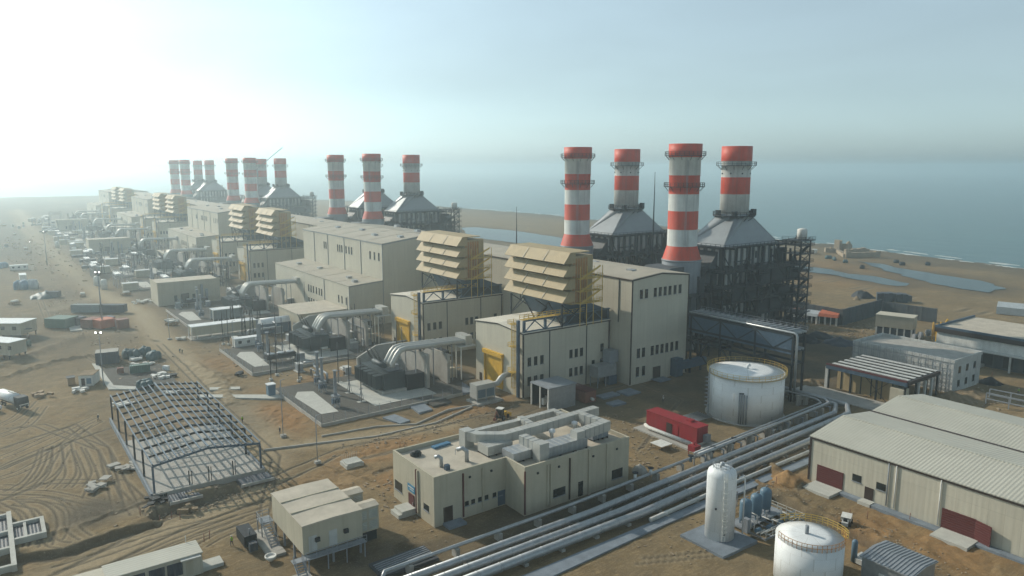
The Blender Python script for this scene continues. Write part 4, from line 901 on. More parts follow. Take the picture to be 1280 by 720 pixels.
slab([(32.2,96),(35.0,96),(35.0,100.6),(32.2,100.6)], .18, '', 'concrete'); slab([(31.6,108),(34.3,108),(34.3,117.8),(31.6,117.8)], .14, '', 'concrete')
x,y = 31.6,107.2; o = MB().lathe(0,0,[(.5,0),(.9,.5),(.9,.75),(.75,.75),(.7,.5)],18).build('round_basin','white_old'); o.location = (x,y,0); tag(o,'round white basin at the foot of the cabin stairs','basin')
t = wthing('generator_set', 'dark green generator set beside the stairs of the raised cream cabin', 'generator', 30, 114)
W().box(29.2,31.2,112.5,117,.4,2.2).build('housing','steel_dark',t); W().tube([(30.2,113,2.2),(30.2,113,3.2)],.12,6).build('exhaust','steel_grey',t); W().boxc(30.2,111.4,.9,1.2,1,1.3).build('fuel_box','navy_cont',t)
# --- ribbed container cabin at the picture's lower edge
t = wthing('site_office', 'long ribbed cream container office at the bottom edge, with dark shutters', 'site office', 3, 109.6)
W().box(-4,22.3,109.8,113.8,-.2,3.1).build('body','cream',t); W().box(9.6,22.4,109.6,114,3.12,3.28).build('roof','roof_ribbed',t); W().box(-4,9.5,109.6,114,2.9,3.02).build('roof','steel_blue',t)
for x in (12.4,15.0,17.4): W().box(x,x+2.1,109.7,109.85,.6,2.6).build('shutter','navy_cont',t)
W().box(20.0,21.0,109.7,109.85,.1,2.3).build('door','plaster',t); W().box(19.2,22.0,109.0,109.8,2.9,3.05).build('awning','white_old',t); W().box(22.4,25.4,110.2,112.6,-.3,.35).build('step','concrete_light',t)
W().bar((21,114.2,0),(21,114.2,4.3),.1).build('aerial','white_old',t)
mat('purlin_paint', (.13,.17,.21), .45, var=.2)
# --- unfinished steel frame building
t = wthing('steel_frame_building', 'unfinished blue grey steel roof frame over a pale concrete floor', 'steel frame', 21.2, 141)
x0,x1,y0,y1 = 21.4,40.8,141.4,192.0; EZ, RZ = 6.0, 7.3; n = 10
W().box(x0-.3,x1+.3,y0-.3,y0+33,-.4,.5).build('floor_slab','concrete',t); W().box(x0-.3,x1+.3,y0+33.02,y1+.3,-.4,.45).build('floor_slab','soil',t)
W().box(x0-.7,x0-.32,y0-.4,y1,-.4,1.0).build('plinth_wall','concrete_wet',t); W().box(x0-.4,x1+.5,y0-.75,y0-.35,-.4,.9).build('plinth_wall','concrete',t); W().box(x1+.32,x1+.6,y0-.4,y1,-.4,1.0).build('plinth_wall','concrete_wet',t)
for k in range(n+1):
    y = y0+(y1-y0)*k/n; b = W()
    if k%2 == 0 or k == n: b.bar((x0,y,.5),(x0,y,EZ),.34); b.bar((x1,y,.5),(x1,y,EZ),.34)
    b.bar((x0,y,EZ),((x0+x1)/2,y,RZ),.2,.42); b.bar(((x0+x1)/2,y,RZ),(x1,y,EZ),.2,.42); b.build('portal_frame','steel_dark' if k else 'steel_blue',t)
for k in range(15):
    f = k/14; x = x0+(x1-x0)*f; z = EZ+(RZ-EZ)*(1-abs(2*f-1))+.42
    W().bar((x,y0-.3,z),(x,y1+.3,z),.34 if k == 7 else .22,.24).build('purlin','purlin_paint',t)
b = W()
for k in (0,4,8):
    ya, yb = y0+(y1-y0)*k/n, y0+(y1-y0)*(k+1)/n; xm = (x0+x1)/2
    for xa, za, xb, zb in ((x0,EZ,xm,RZ),(xm,RZ,x1,EZ)): b.bar((xa,ya,za),(xb,yb,zb),.09); b.bar((xb,ya,zb),(xa,yb,za),.09)
b.build('bracing','steel_grey',t)
b = W()
for x in (27.5,31,35.5): b.bar((x,y0+.2,.5),(x,y0+.2,3.6),.18); b.bar((x+.6,y0+.8,.5),(x+.6,y0+.8,3.2),.12)
b.each('starter_column','steel_dark',t)
for i,(xa,xb) in enumerate(((22.4+.6,28.6),(35.5,41.8))):
    q = wthing('bar_mat_stack', ['dark stack of steel panels in front of the steel frame, nearer the excavated pit','dark stack of steel panels in front of the steel frame, nearer the dirt road'][i], 'panel stack', xa, 137, 'dark panel stacks in front of the steel frame')
    for k in range(3): W().box(xa+.1*k,xb-.15*k,136.6,139.9,-.2+.24*k,.0+.24*k).build('panel','navy_cont' if k==2 else 'asphalt',q)
    W().bar((xa,136.4,.25),(xb,136.4,.25),.4,.5).build('edge_beam','concrete',q)
rj = random.Random(9)
for i, (px, py, lab, m) in enumerate(((150,505,'heap of pale boards and bags at the far corner of the steel frame','white_old'),(216,489,'white sacks heaped along the far end of the steel frame','white_old'),(158,585,'flat stack of grey slabs beside the long side of the steel frame','concrete'),(122,607,'small grey rubble heap in the open ground beside wheel tracks','concrete'),(440,580,'concrete manhole slab with starter bars in the churned ground','concrete_light'),(196,628,'dark debris heap beside the pit by the steel frame','steel_dark'))):
    x, y = G(px,py); b = MB()
    for k in range(11 if i != 4 else 1):
        if i == 4: b.box(-1.9,1.9,-1.7,1.7,-.2,.55); b.box(-1.6,1.6,-1.5,1.5,.55,.8); break
        b.boxc(rj.uniform(-2,2),rj.uniform(-2.4,2.4),.12+rj.random()*.4,rj.uniform(.6,2.2),rj.uniform(.5,1.6),rj.uniform(.12,.5),rj.uniform(0,3))
    if i == 4:
        for k in range(9): b.bar((-1.5+.4*k,1.4,.8),(-1.5+.4*k,1.4,2.0),.05)
    o = b.build('manhole' if i==4 else 'board_heap',m); o.location = (x,y,0); tag(o,lab,'manhole' if i==4 else 'debris')
# concrete foundation frame lower left
t = wthing('foundation_frame', 'white concrete foundation beams forming boxes at the lower edge beside the open ground', 'foundation', -3, 138)
b = W()
for x in (-6.5,-.6,): b.box(x-.35,x+.35,127,148.6,-.3,.8)
for y in (127.5,134,140.5,147.8): b.box(-12,-.96,y-.3,y+.3,-.3,.75)
b.box(-.24,4.2,136.4,137.0,-.3,.7); b.box(-.24,4.2,142.8,143.4,-.3,.7); b.box(3.6,4.2,137.02,142.78,-.3,.7); b.box(1.2,1.6,137.02,142.78,-.3,.6)
b.build('beams','concrete_light',t); b = W(); b.box(-.2,3.5,137.05,142.75,-.3,.15); b.box(-6.1,-1.0,134.4,140.1,-.3,.1); b.box(-6.1,-1.0,141,147.4,-.3,.1); b.build('bases','navy_cont',t)
# --- white column tank, blue vessels, skid
cx, cy = 93.6, 71.3; r = 2.35; h = 12.4
slab([(88.6,66.5),(97.2,66.5),(97.2,75.2),(88.6,75.2)], .25, '', 'concrete_wet')
t = wthing('column_tank', 'tall white cylindrical tank with a domed top on a dark concrete slab', 'storage tank', cx, cy)
W().lathe(cx, cy, [(r,.25),(r,h-1.4),(r*.93,h-.85),(r*.72,h-.4),(r*.4,h-.12),(.02,h)], 40).build('shell','white_paint',t)
for g in (232,): 
    b = W(); 
    for da in (-5,5): a = R(g+da); b.bar((cx+(r+.35)*math.cos(a),cy+(r+.35)*math.sin(a),.5),(cx+(r+.35)*math.cos(a),cy+(r+.35)*math.sin(a),h-.3),.06)
    for k in range(28):
        p = [(cx+(r+.35)*math.cos(R(g+d)),cy+(r+.35)*math.sin(R(g+d)),.6+k*.42) for d in (-5,5)]; b.bar(*p,.05)
    for k in range(10): b.ring_rail(cx+(r+.7)*math.cos(R(g)),cy+(r+.7)*math.sin(R(g)),2.4+k*.95,.4,0,8,.03,False,1)
    b.build('ladder','white_old',t)
b = W(); b.tube([(cx,cy,h-.1),(cx,cy,h+.5)],.35,12); b.tube([(cx-.8,cy-.3,h-.3),(cx-.8,cy-.3,h+.45)],.15,8); b.each('nozzle','galv',t)
b = W(); b.ring_rail(cx,cy,h-.6,1.5,1.0,12,.05,True,2); b.build('top_railing','steel_grey',t)
for g,z in ((238,1.6),(200,5.8)): W().lathe(cx+r*math.cos(R(g)),cy+r*math.sin(R(g)),[(.16,z-.16),(.16,z+.16)],10).build('port','steel_dark',t)
W().tube([(cx+1.5,cy-2.2,10.6),(cx+2.9,cy-2.2,10.6),(cx+3.1,cy-2.2,10.2),(cx+3.1,cy-2.2,.5)],.12,8).build('drain_pipe','white_paint',t)
for i, lab in enumerate(('blue grey upright pressure vessel next to the tall white tank','blue grey upright pressure vessel in the middle of three on the skid','blue grey upright pressure vessel of the three, next to the warehouse side')):
    x, y = ((100.2,71.2),(103.4,71.4),(106.7,71.9))[i]; q = wthing('pressure_vessel',lab,'pressure vessel',x,y,'blue grey pressure vessels on the skid'); r1 = 1.0
    W().lathe(x,y,[(r1*.5,.9),(r1*.9,1.1),(r1,1.5),(r1,4.1),(r1*.85,4.5),(r1*.5,4.75),(.02,4.85)],24).build('shell','vessel_blue',q)
    b = W()
    for a in range(4): g = a*math.pi/2+.6; b.bar((x+.8*math.cos(g),y+.8*math.sin(g),.2),(x+.8*math.cos(g),y+.8*math.sin(g),1.3),.16)
    b.each('leg','vessel_blue',q); W().tube([(x,y,4.8),(x,y,5.1),(x+.6,y,5.1)],.09,6).build('outlet','steel_grey',q)
t = wthing('pipe_skid', 'skid of pipes and pumps under the blue grey vessels', 'equipment skid', 98.5, 66)
b = W(); b.box(98.4,109.5,65.8,66.0,.1,.4); b.box(98.4,109.5,73.0,73.2,.1,.4)
for k in range(7): b.box(98.4+k*1.83,98.55+k*1.83,66,73,.1,.35)
b.box(98.6,109.3,69.9,73,.28,.38); b.build('base_frame','steel_grey',t)
b = W(); b.rail([(98.5,65.9,.4),(109.4,65.9,.4),(109.4,73,.4)],1.1,.06,1.6); b.build('railing','white_old',t)
b = W()
for k in range(22):
    x = rj.uniform(97.4,108.5); y = rj.uniform(66.3,70.2); l = rj.uniform(1,4); z = rj.uniform(.5,1.6)
    if k%3: b.tube([(x,y,z),(min(x+l,109),y,z),(min(x+l,109),y,.3)],rj.uniform(.07,.16),6)
    else: b.tube([(x,y,.3),(x,y,z+.6),(x,min(y+2,72),z+.6)],.1,6)
b.each('pipe','casing_light',t)
for x,y in ((99.4,68),(102,67.6),(104.6,67.4),(107.2,67.8)): W().tube([(x-.6,y,.8),(x+.5,y,.8)],.35,12).build('pump','vessel_blue',t)
W().boxc(98.0,69.3,1.5,.8,1.0,2.4).build('control_cabinet','steel_grey',t)
t = wthing('pipe_manifold','small steel frame of valves between the tall white tank and the big pipes','pipe rack',101,78)
b = W()
for x in (99.5,102,105): b.bar((x,76.5,0),(x,76.5,2.8),.14); b.bar((x,78.5,0),(x,78.5,2.8),.14)
b.bar((99.5,76.5,2.8),(105,76.5,2.8),.14); b.bar((99.5,78.5,2.8),(105,78.5,2.8),.14); b.build('frame','steel_grey',t)
W().tube([(98,77.5,2.9),(107,77.5,2.9)],.16,8).build('pipe','galv',t)
# --- small white tank
cx, cy, r, h = 94.3, 55.8, 4.75, 6.5
t = wthing('small_tank','low white cylindrical tank with a railed rim beside the pressure vessels','storage tank',cx,cy)
W().lathe(cx,cy,[(r,-.3),(r,h)],48).build('shell','white_paint',t); W().lathe(cx,cy,[(r+.02,h),(r*.5,h+.32),(.02,h+.5)],48).build('roof','white_paint',t)
W().ring_rail(cx,cy,h,r+.05,1.1,22,.06,True,2,R(150),R(330)).build('rim_railing','orange_rust',t)
b = W()
for k in range(16): a = R(-30+k*5.5); z = h-.4-k*.38; b.boxc(cx+(r+.5)*math.cos(a),cy+(r+.5)*math.sin(a),z,.9,.9,.07,a); b.bar((cx+(r+.95)*math.cos(a),cy+(r+.95)*math.sin(a),z),(cx+(r+.95)*math.cos(a),cy+(r+.95)*math.sin(a),z+1.1),.06)
b.ring_rail(cx,cy,h-.3,r+.95,1.1,14,.07,True,3,R(-35),R(80)); b.build('spiral_stair','rail_yellow',t)
W().tube([(cx-.4,cy+.3,h+.3),(cx-.4,cy+.3,h+1.7)],.28,12).build('nozzle','steel_grey',t)
# --- grey ribbed shelter and blue pump post
t = wthing('equipment_shelter','blue grey ribbed metal shelter at the bottom edge by the warehouse track','shelter',103,47)
W().box(99.6,106.6,43.6,50.6,-.3,3.9).build('body','galv',t); W().prism([(99.3,3.92),(106.9,3.92),(106.9,4.1),(103.1,4.5),(99.3,4.1)],'y',43.3,50.9).build('roof','louvre_roof' if False else 'galv',t)
for k in range(14): W().prism([(99.35,4.13),(103.1,4.53),(106.85,4.13),(106.85,4.2),(103.1,4.6),(99.35,4.2)],'y',43.5+k*.53,43.62+k*.53).build('rib','steel_grey',t)
W().box(99.5,99.6,46.4,48,1.2,2.6).build('shutter','white_old',t)
t = wthing('pump_post','blue upright pump post between the low white tank and the ribbed shelter','pump',104.2,54.2)
W().lathe(104.2,54.2,[(.45,0),(.45,3.2),(.3,3.5),(.02,3.6)],14).build('body','vessel_blue',t); W().boxc(105.2,53.4,.4,2.6,1.8,.8).build('base','casing_light',t)
# --- main pipelines
t = None
def line(label, pts, r, m='galv', sad=True, grp='long silver pipelines crossing between service building and warehouse'):
    p0 = pts[0]; q = wthing('pipeline',label,'pipeline',p0[0],p0[1],grp); pm_ = W().tube(pts,r,16)
    for a, c in zip(pts, pts[1:]):
        L = math.dist(a,c); u_ = [(c[i]-a[i])/L for i in range(3)]
        for k in range(1,int(L/4)): pm_.tube([tuple(a[i]+u_[i]*(k*4-.09) for i in range(3)), tuple(a[i]+u_[i]*(k*4+.09) for i in range(3))], r*1.045, 16)
    pm_.build('pipe',m,q)
    b = W(); 
    for a, c in zip(pts, pts[1:]):
        L = math.dist(a,c); n = int(L/7)
        for k in range(n): x,y,z = [a[i]+(c[i]-a[i])*(k+.5)/n for i in range(3)]; b.boxc(x,y,z/2-.2-r/2,.7 if abs(c[0]-a[0])>abs(c[1]-a[1]) else 1.4,1.4 if abs(c[0]-a[0])>abs(c[1]-a[1]) else .7,max(.3,z-r+.5))
    if b.v: b.each('support','concrete',q)
def bend(x0, y, z, xe, ye, x2, y2): return [(x0,y,z),(xe-.8,ye,z),(xe,ye+.5,z),(x2,y2,z)]
line('thin silver pipeline running beside the service building, curving down at its near end',[(42.6,90.4,.4),(42.7,91.0,1.2),(43.3,91.6,1.5),(76,91.9,1.5),(113,93.6,1.5),(146,95.0,1.5)],.32)
line('thick silver pipeline, first of three beside the thin one',[(30,88.4,1.1),(81,88.4,1.1),(113,90.2,1.1),(163,92.4,1.3),(169,95.6,1.3),(168.6,118,1.3)],.62,'galv')
line('thick silver pipeline in the middle of the three big ones',[(30,86.0,1.0),(85,85.8,1.0),(113,87.6,1.0),(165,90.0,1.3),(171,93.8,1.3),(170.6,118,1.3)],.66)
line('thick silver pipeline of the three, passing beside the tall white tank',[(30,83.4,1.0),(88,83.2,1.0),(113,84.6,1.0),(144,85.8,1.0),(180,86.2,1.0)],.72)
line('upper silver pipeline on short posts, turning toward the boilers',[(113,92.2,2.6),(165,95.2,2.6),(167.2,97.6,2.6),(167,118,2.6)],.36,'galv')
line('narrow upper silver pipeline on short posts beside its wider twin',[(113,93.2,2.6),(163.6,96.4,2.6),(165.6,98.8,2.6),(165.3,118,2.6)],.22,'galv')
line('grey insulated pipeline lying low next to the warehouse corner',[(88,81.3,.5),(113,82.4,.5),(178,83.8,.5)],.38,'casing_light')
t = wthing('pipe_rack','low steel rack carrying the upper silver pipelines','pipe rack',113,92,)
b = W()
for k in range(9):
    x = 114+k*6.2; y = 92.3+k*.36; b.bar((x,y-1.2,-.3),(x,y-1.2,2.3),.22); b.bar((x,y+1.6,-.3),(x,y+1.6,2.3),.22); b.bar((x,y-1.4,2.2),(x,y+1.8,2.2),.25)
b.each('frame','steel_grey',t)
for i,(x,y) in enumerate(((96,92.9),(100,92.7),(111,92.3),(118.5,92.8),(126,93.4))):
    q = wthing('valve',('grey valve body on the thin pipeline, %s from the service building end' % ORD[i]),'valve',x,y,'valves on the pipelines')
    W().tube([(x,y,1.6),(x,y,2.9)],.28,10).build('bonnet','steel_blue' if i>1 else 'white_paint',q); W().lathe(x,y,[(.6,2.85),(.6,2.95)],12).build('handwheel','steel_dark',q)
b = MB(); b.prism([(30,80.2),(180,82.8),(180,80.6),(88,79.2),(60,77.8),(30,77.8)],'z',-.5,.12); struct(b.build('pipe_trench','concrete_wet'))
t = wthing('grating','dark slatted grating laid on the ground at the near end of the thin pipeline','grating',46,93)
for k in range(7): W().bar((43.5,92.6+k*.55,.3),(52.5,93.2+k*.55,.3),.22,.12).build('slat','steel_grey',t)
W().box(43.2,52.8,92.3,97,-.3,.2).build('tray','asphalt',t)
# --- fire pump container
t = wthing('fire_pump_container','bright red fire pump container beside the white water tank','container',121.4,99.6)
W().box(121.6,125.2,99.7,114.6,.5,4.0).build('body','red_paint',t); W().box(121.5,125.3,99.6,114.7,4.02,4.14).build('roof','red_paint',t)
W().box(121.5,125.3,99.6,114.7,.1,.48).build('base_frame','white_old',t); W().box(121.5,121.64,106.8,108.4,.5,3.0).build('door','trim_brown',t); W().box(121.52,121.63,104.9,106.5,.6,3.1).build('door','red_paint',t)
W().boxc(124,103.6,4.35,1.2,1.4,.4).build('roof_box','red_paint',t); W().tube([(120.3,100.4,.8),(120.3,112.8,.8),(121,114.3,.8)],.42,12).build('intake_pipe','white_old',t)
W().boxc(124,98.9,1.6,1.4,1.0,1.6).build('end_valve','steel_grey',t); slab([(118.8,97.6),(126.4,97.6),(126.4,116),(118.8,116)],.1,'','concrete')
t = wthing('valve_box','small red valve box on legs at the corner of the fire pump container','valve box',118.2,97.5)
W().boxc(118,97.3,1.3,1.9,1.9,1.2).build('box','red_paint',t); b = W()
for sx in (-.8,.8):
    for sy in (-.8,.8): b.bar((118+sx,97.3+sy,-.2),(118+sx,97.3+sy,.8),.12)
b.each('leg','red_paint',t); W().tube([(118,97.3,1.8),(118,97.3,2.8)],.14,8).build('spindle','red_paint',t)
t = wthing('steel_table','low white work table beside the fire pump container','table',115,104)
W().box(113.6,117,102.4,105.8,.75,.85).build('top','white_old',t); b = W()
for x in (113.8,116.8):
    for y in (102.6,105.6): b.bar((x,y,0),(x,y,.75),.1)
b.each('leg','steel_dark',t)
# --- around the first turbine house
t = wthing('maroon_container','dark red container half hidden behind the open grey canopy','container',121.5,135)
W().box(121.2,124.8,135.4,148.0,.2,3.1).build('body','rust_cont',t); W().box(121.1,124.9,135.3,148.1,3.12,3.22).build('roof','maroon',t); W().tube([(123,135.3,1.2),(123,134.4,1.2)],.4,12).build('end_pipe','casing_light',t)
t = wthing('open_canopy','grey sheet metal canopy open on one side at the foot of the first turbine house','canopy',110.4,136.8)
W().box(110.2,119.2,136.6,144.3,5.5,5.8).build('roof','steel_grey',t); W().box(112.5,119.0,136.8,137.0,-.2,5.5).build('side_wall','galv',t) if False else W().box(110.5,119.0,136.8,137.0,-.2,5.5).build('side_wall','galv',t)
W().box(118.8,119.0,137.02,144,-.2,5.5).build('back_wall','steel_dark',t); W().box(110.6,119,143.9,144.1,-.2,5.5).build('end_wall','steel_dark',t)  # near-black inner walls paint the shade inside the canopy
for y in (137.1,140.4,144): W().box(110.25,110.55,y-.15,y+.15,-.2,5.5).build('post','white_old',t)
for x,y in ((112,138.6),(112.6,141.6),(114.6,142.8)): W().boxc(x,y,.8,.9,.9,1.7).build('machine','white_old',t)
t = wthing('condenser_unit','pale louvred air unit with a curved duct in front of the yellow roller door','air unit',99,152)
W().box(99,104.8,152.2,155.4,1.0,4.7).build('body','galv_duct',t); b = W()
for x in (99.2,102,104.6):
    for y in (152.3,155.3): b.bar((x,y,-.2),(x,y,1.0),.2)
b.each('leg','steel_grey',t)
for x in (99.4,102.1): W().box(x,x+2.3,152.08,152.22,1.3,3.4).build('grille','louvre_blue',t)
W().tube([(104.8,153.8,3.6),(106.6,153.8,3.7),(107.6,153.8,4.8),(108.6,153.8,5.4),(111.4,153.8,5.5)],.75,14).build('duct','galv_duct',t); W().box(98.4,106.4,150.8,156.4,-.4,.2).build('slab','concrete',t)
t = wthing('roof_air_unit','blue grey air units on a stand in the corner between hall and turbine house','air unit',134,144)
W().box(133.4,140.4,144.2,147.6,2.6,5.8).build('body','galv',t); W().box(137.6,140.6,144.1,146.2,0,2.58).build('base_unit','steel_blue',t); W().box(138.8,142,145.2,148.2,5.82,9.2).build('riser_duct','steel_grey',t)
b = W()
for x in (133.6,136.6):
    for y in (144.4,147.4): b.bar((x,y,-.2),(x,y,2.6),.2)
b.each('leg','steel_grey',t)
t = wthing('blue_duct_box','blue grey duct box along the end wall of the long hall by the boilers','air unit',160,138.5)
W().box(158.8,161.6,138.6,140.9,0,5.2).build('box','steel_blue',t); W().box(161.65,172.5,139,141,1.6,3.8).build('duct','steel_blue',t)
for pts, m in ((((95.6,160.6),(104.6,161.2),(106,170.8),(96,171)),'concrete_wet'),(((84,162.6),(83.4,154.2),(87.4,154.6),(88.2,161.8)),'concrete_wet'),(((74.6,156.4),(76,150),(79,150.6),(78,156.8)),'concrete_wet'),(((128,136),(134,136),(134,139),(128,139)),'concrete_wet'),(((126,130),(130.4,130),(130.4,133),(126,133)),'concrete_wet'),(((135,134.2),(140,134.2),(140,138.5),(135,138.5)),'concrete_wet'),(((88.8,156.6),(94.4,157),(94.6,161.4),(89.2,161.4)),'gravel')):
    slab(list(pts), .2, '', m)
b = MB()
pk = gl((402,545),(470,533),(520,530),(560,512),(600,505))
for p, q in zip(pk, pk[1:]): b.bar((*p,-.1),(*q,-.1),.3,.5)
struct(b.build('road_kerb','concrete'))
b = MB(); pk = gl((330,562),(402,553),(470,545),(545,528),(590,508))
for p, q in zip(pk, pk[1:]): b.bar((*p,-.15),(*q,-.15),.35,.5)
struct(b.build('road_kerb','concrete'))
t = wthing('kiosk','small pale blue kiosk on the path at the fence corner of the first transformer bay','kiosk',59.2,190.6)
W().boxc(58.6,190.2,1.5,1.9,1.9,3).build('body','vessel_blue',t); W().boxc(58.6,190.2,3.1,2.2,2.2,.2).build('roof','white_paint',t)
slab(gl((250,494),(340,494),(372,492),(372,496),(340,499),(250,497)),.2,'','concrete_light'); slab(gl((262,485),(300,484),(300,487),(262,488)),.2,'','concrete_light')
def mound(label, px, r, h, m, name='spoil_heap', cat='heap'):
    x0, y0 = G(*px); n = 26; b = MB(); F = []; z0 = float(terrain_z(x0,y0))
    U, V_ = np.meshgrid(np.linspace(-1.35,1.35,n+1), np.linspace(-1.35,1.35,n+1), indexing='ij'); U = U.ravel(); V_ = V_.ravel(); d = np.hypot(U, V_*1.15)*(.85+.3*vnoise(U*3+x0, V_*3+y0, 1.0)); X, Y = x0+U*r, y0+V_*r*1.2
    base = np.clip(1-d,0,1)**.8; Z = base*h*(.6+.8*vnoise(X,Y,1.6))+(.35*(vnoise(X,Y,.7)-.5)+.25*(vnoise(X+5,Y,.33)-.5))*np.minimum(1,base*3)*h*.5+terrain_z(X,Y)-z0-np.where(d > .99, .9, .05)
    for i in range(n):
        for j in range(n): k = i*(n+1)+j; F.append((k,k+n+1,k+n+2,k+1))
    b.add(list(zip((U*r).tolist(), (V_*r*1.2).tolist(), Z.tolist())), F, True); o = b.build(name, m); o.location = (x0,y0,z0+.05); return tag(o, label, cat)
mat('clay', (.25,.15,.065), .95, var=.4, scale=1.2, bump=.9, bscale=3)
# ================================================================== yard objects, far structures, people
def edge(pa, pb, depth):
    """front bottom edge on the ground between two map points; the thing extends `depth` metres behind it"""
    a, b = Vector((*G(*pa),0)), Vector((*G(*pb),0)); d = b-a; L = d.length; rz = math.atan2(d.y, d.x); n = Vector((-d.y, d.x, 0)).normalized()
    mid = (a+b)/2; 
    if n.dot(mid) < 0: n = -n
    return mid+n*depth/2, L, rz
def container(label, pa, pb, depth, h, m, doors='end', roof=None, name='shipping_container', cat='container', group='shipping containers in the yard', z0=.15):
    c, L, rz = edge(pa, pb, depth); t = thing(name, label, cat, c, rz, group)
    MB().boxc(0,0,z0+h/2,L-.1,depth-.1,h-.1).build('body', m, t)
    b = MB()
    for sx in (-1,1):
        for sy in (-1,1): b.boxc(sx*(L/2-.07),sy*(depth/2-.07),z0+h/2,.16,.16,h)
    for z in (z0+.06,z0+h-.06):
        for sy in (-1,1): b.boxc(0,sy*(depth/2-.05),z,L,.12,.14)
        for sx in (-1,1): b.boxc(sx*(L/2-.05),0,z,.12,depth,.14)
    b.build('corner_frame', m, t)
    if roof: MB().boxc(0,0,z0+h+.03,L,depth,.07).build('roof', roof, t)
    for sx in (-1,1): 
        d = MB().boxc(-L/2-.02,sx*depth/4,z0+h/2,.06,depth/2-.2,h-.4).build('door', m, t); MB().tube([(-L/2-.09,sx*.3,z0+.3),(-L/2-.09,sx*.3,z0+h-.3)],.04,6).build('locking_bar','galv',d)
    return t
container('long pale green container forming half of the row by the road fork',(89,391),(124,391),3,3.2,'grey_cont')
container('dark blue container standing end to end with the long pale green one',(126,391),(155,391),3,3.2,'navy_cont')
container('wide green container standing apart beside a pale concrete mat',(56,410),(82,411),7,3.4,'green_cont',roof='green_cont')
container('dark container between the green container and the rusty ones',(84,406),(96,408),4,3,'navy_cont')
container('rusty brown container behind the foot of the tall lamp mast',(101,410),(113,411),6,3.2,'rust_cont')
container('orange brown container with a pale front beside the lamp mast',(115,410),(126,412),6,3.2,'tent_orange')
container('dark grey container on the far side of the lamp mast foot',(131,408),(145,406),5,3,'navy_cont')
container('dull red container at the road end of the container cluster',(148,412),(162,410),4,3.4,'rust_cont')
container('pair of dark blue containers beside the lower lamp pole',(120,457),(149,454),5,3.6,'navy_cont',roof='concrete')
container('low dark green skip in front of the teal wrapped bundles',(163,468),(188,465),2.4,2.2,'green_cont')
container('small rusty box beside the low dark green skip',(147,468),(155,467),1.6,1.6,'rust_cont')
container('pale blue grey container behind the blue wrapped load',(58,372),(72,372),3,2.6,'navy_cont')
container('dark container at the bend of the far dirt road',(95,338),(97.5,338),12,2.6,'navy_cont') if False else None
b = MB(); P = gl((84,402),(98,402),(103,413),(88,414)); b.prism(P,'z',-.4,.18); struct(b.build('concrete_mat','concrete_light'))
b = MB(); P = gl((115,455),(122,455),(142,482),(175,484),(175,487),(136,487)); b.prism(P,'z',-.4,.16); struct(b.build('concrete_path','concrete_light'))
b = MB(); P = gl((128,461),(200,455),(222,478),(170,484),(142,482)); b.prism(P,'z',-.5,.06); struct(b.build('storage_yard','gravel'))
def bundle(label, px, r, m, n=9, h=1.6, name='wrapped_bundle', cat='bundle', group='teal wrapped bundles in the storage yard'):
    x, y = G(*px); b = MB(); rj = random.Random(int(px[0]*7+px[1]))
    for k in range(n):
        cx, cy = rj.uniform(-r,r)*.7, rj.uniform(-r,r)*.7; q = rj.uniform(.5,1)*r*.6
        b.lathe(cx,cy,[(q,-.2),(q*1.05,h*.5),(q*.7,h*rj.uniform(.8,1)),(.02,h*rj.uniform(.9,1.1))],9)
    o = b.build(name, m); o.location = (x,y,0); return tag(o, label, cat, group)
bundle('teal wrapped bundle beside the dark blue container pair',(164,447),2.2,'teal_wrap',h=2.8)
bundle('teal wrapped bundle beside the dirt road in the storage yard',(193,448),2.6,'teal_wrap',h=2.6)
bundle('teal wrapped bundle in the middle of the storage yard',(182,444),2.2,'teal_wrap',h=2.8)
bundle('small teal bundle at the corner of the steel frame',(181,485),1.9,'teal_wrap',h=2.2)
bundle('bright blue wrapped load beside the far road',(26,361),3.2,'blue_wrap',14,4.2,group='wrapped loads by the far road')
bundle('pale blue wrapped load next to the bright blue one',(38,360),3.0,'tent_grey',10,4.2,group='wrapped loads by the far road')
mound('dark low heap in front of the blue wrapped loads',(56,371),6.0,3.0,'teal_wrap')
bundle('blue loads at the left edge beyond the road',(4,334),3.2,'blue_wrap',10,3,group='wrapped loads by the far road')
for i, (px, py, n, sp, m, lab) in enumerate(((172,449,8,2,'white_old','white cut pieces lying between the teal bundles'),(196,472,12,2.6,'white_old','white scrap pieces heaped beside the road'),(208,462,1,.1,'white_paint','small white box at the road side of the storage yard'),(180,457,9,3,'white_old','row of white pieces behind the low green skip'),(180,378,18,4.5,'white_old','scattered white pallets in front of the long flat roofed building'),(212,402,8,3,'casing_light','pale planks on the sand near the kerbed pad'),(100,490,5,2,'white_old','white bags beside the small site hut'),(225,424,4,2,'concrete_light','pale slabs lying at the end of the beige gas skid'),(215,470,4,2,'steel_dark','dark scrap beside the road near the steel frame'),(300,468,5,1.5,'steel_dark','small dark pump by the gravel yard kerb'),(240,640,6,2,'soil','soil clods at the rim of the pit'),(55,493,6,2.4,'wood','timber stack between tanker and small hut'))):
    x, y = G(px,py); b = MB(); rj = random.Random(i+30)
    for k in range(n): b.boxc(rj.uniform(-sp,sp),rj.uniform(-sp,sp),.2+rj.random()*.4,rj.uniform(.8,2),rj.uniform(.5,1.4),rj.uniform(.3,.8) if n>1 else 1.8,rj.uniform(0,3))
    o = b.build('scrap_heap' if n != 5 else 'scrap_heap',m); o.location = (x,y,0); tag(o,lab,'debris')
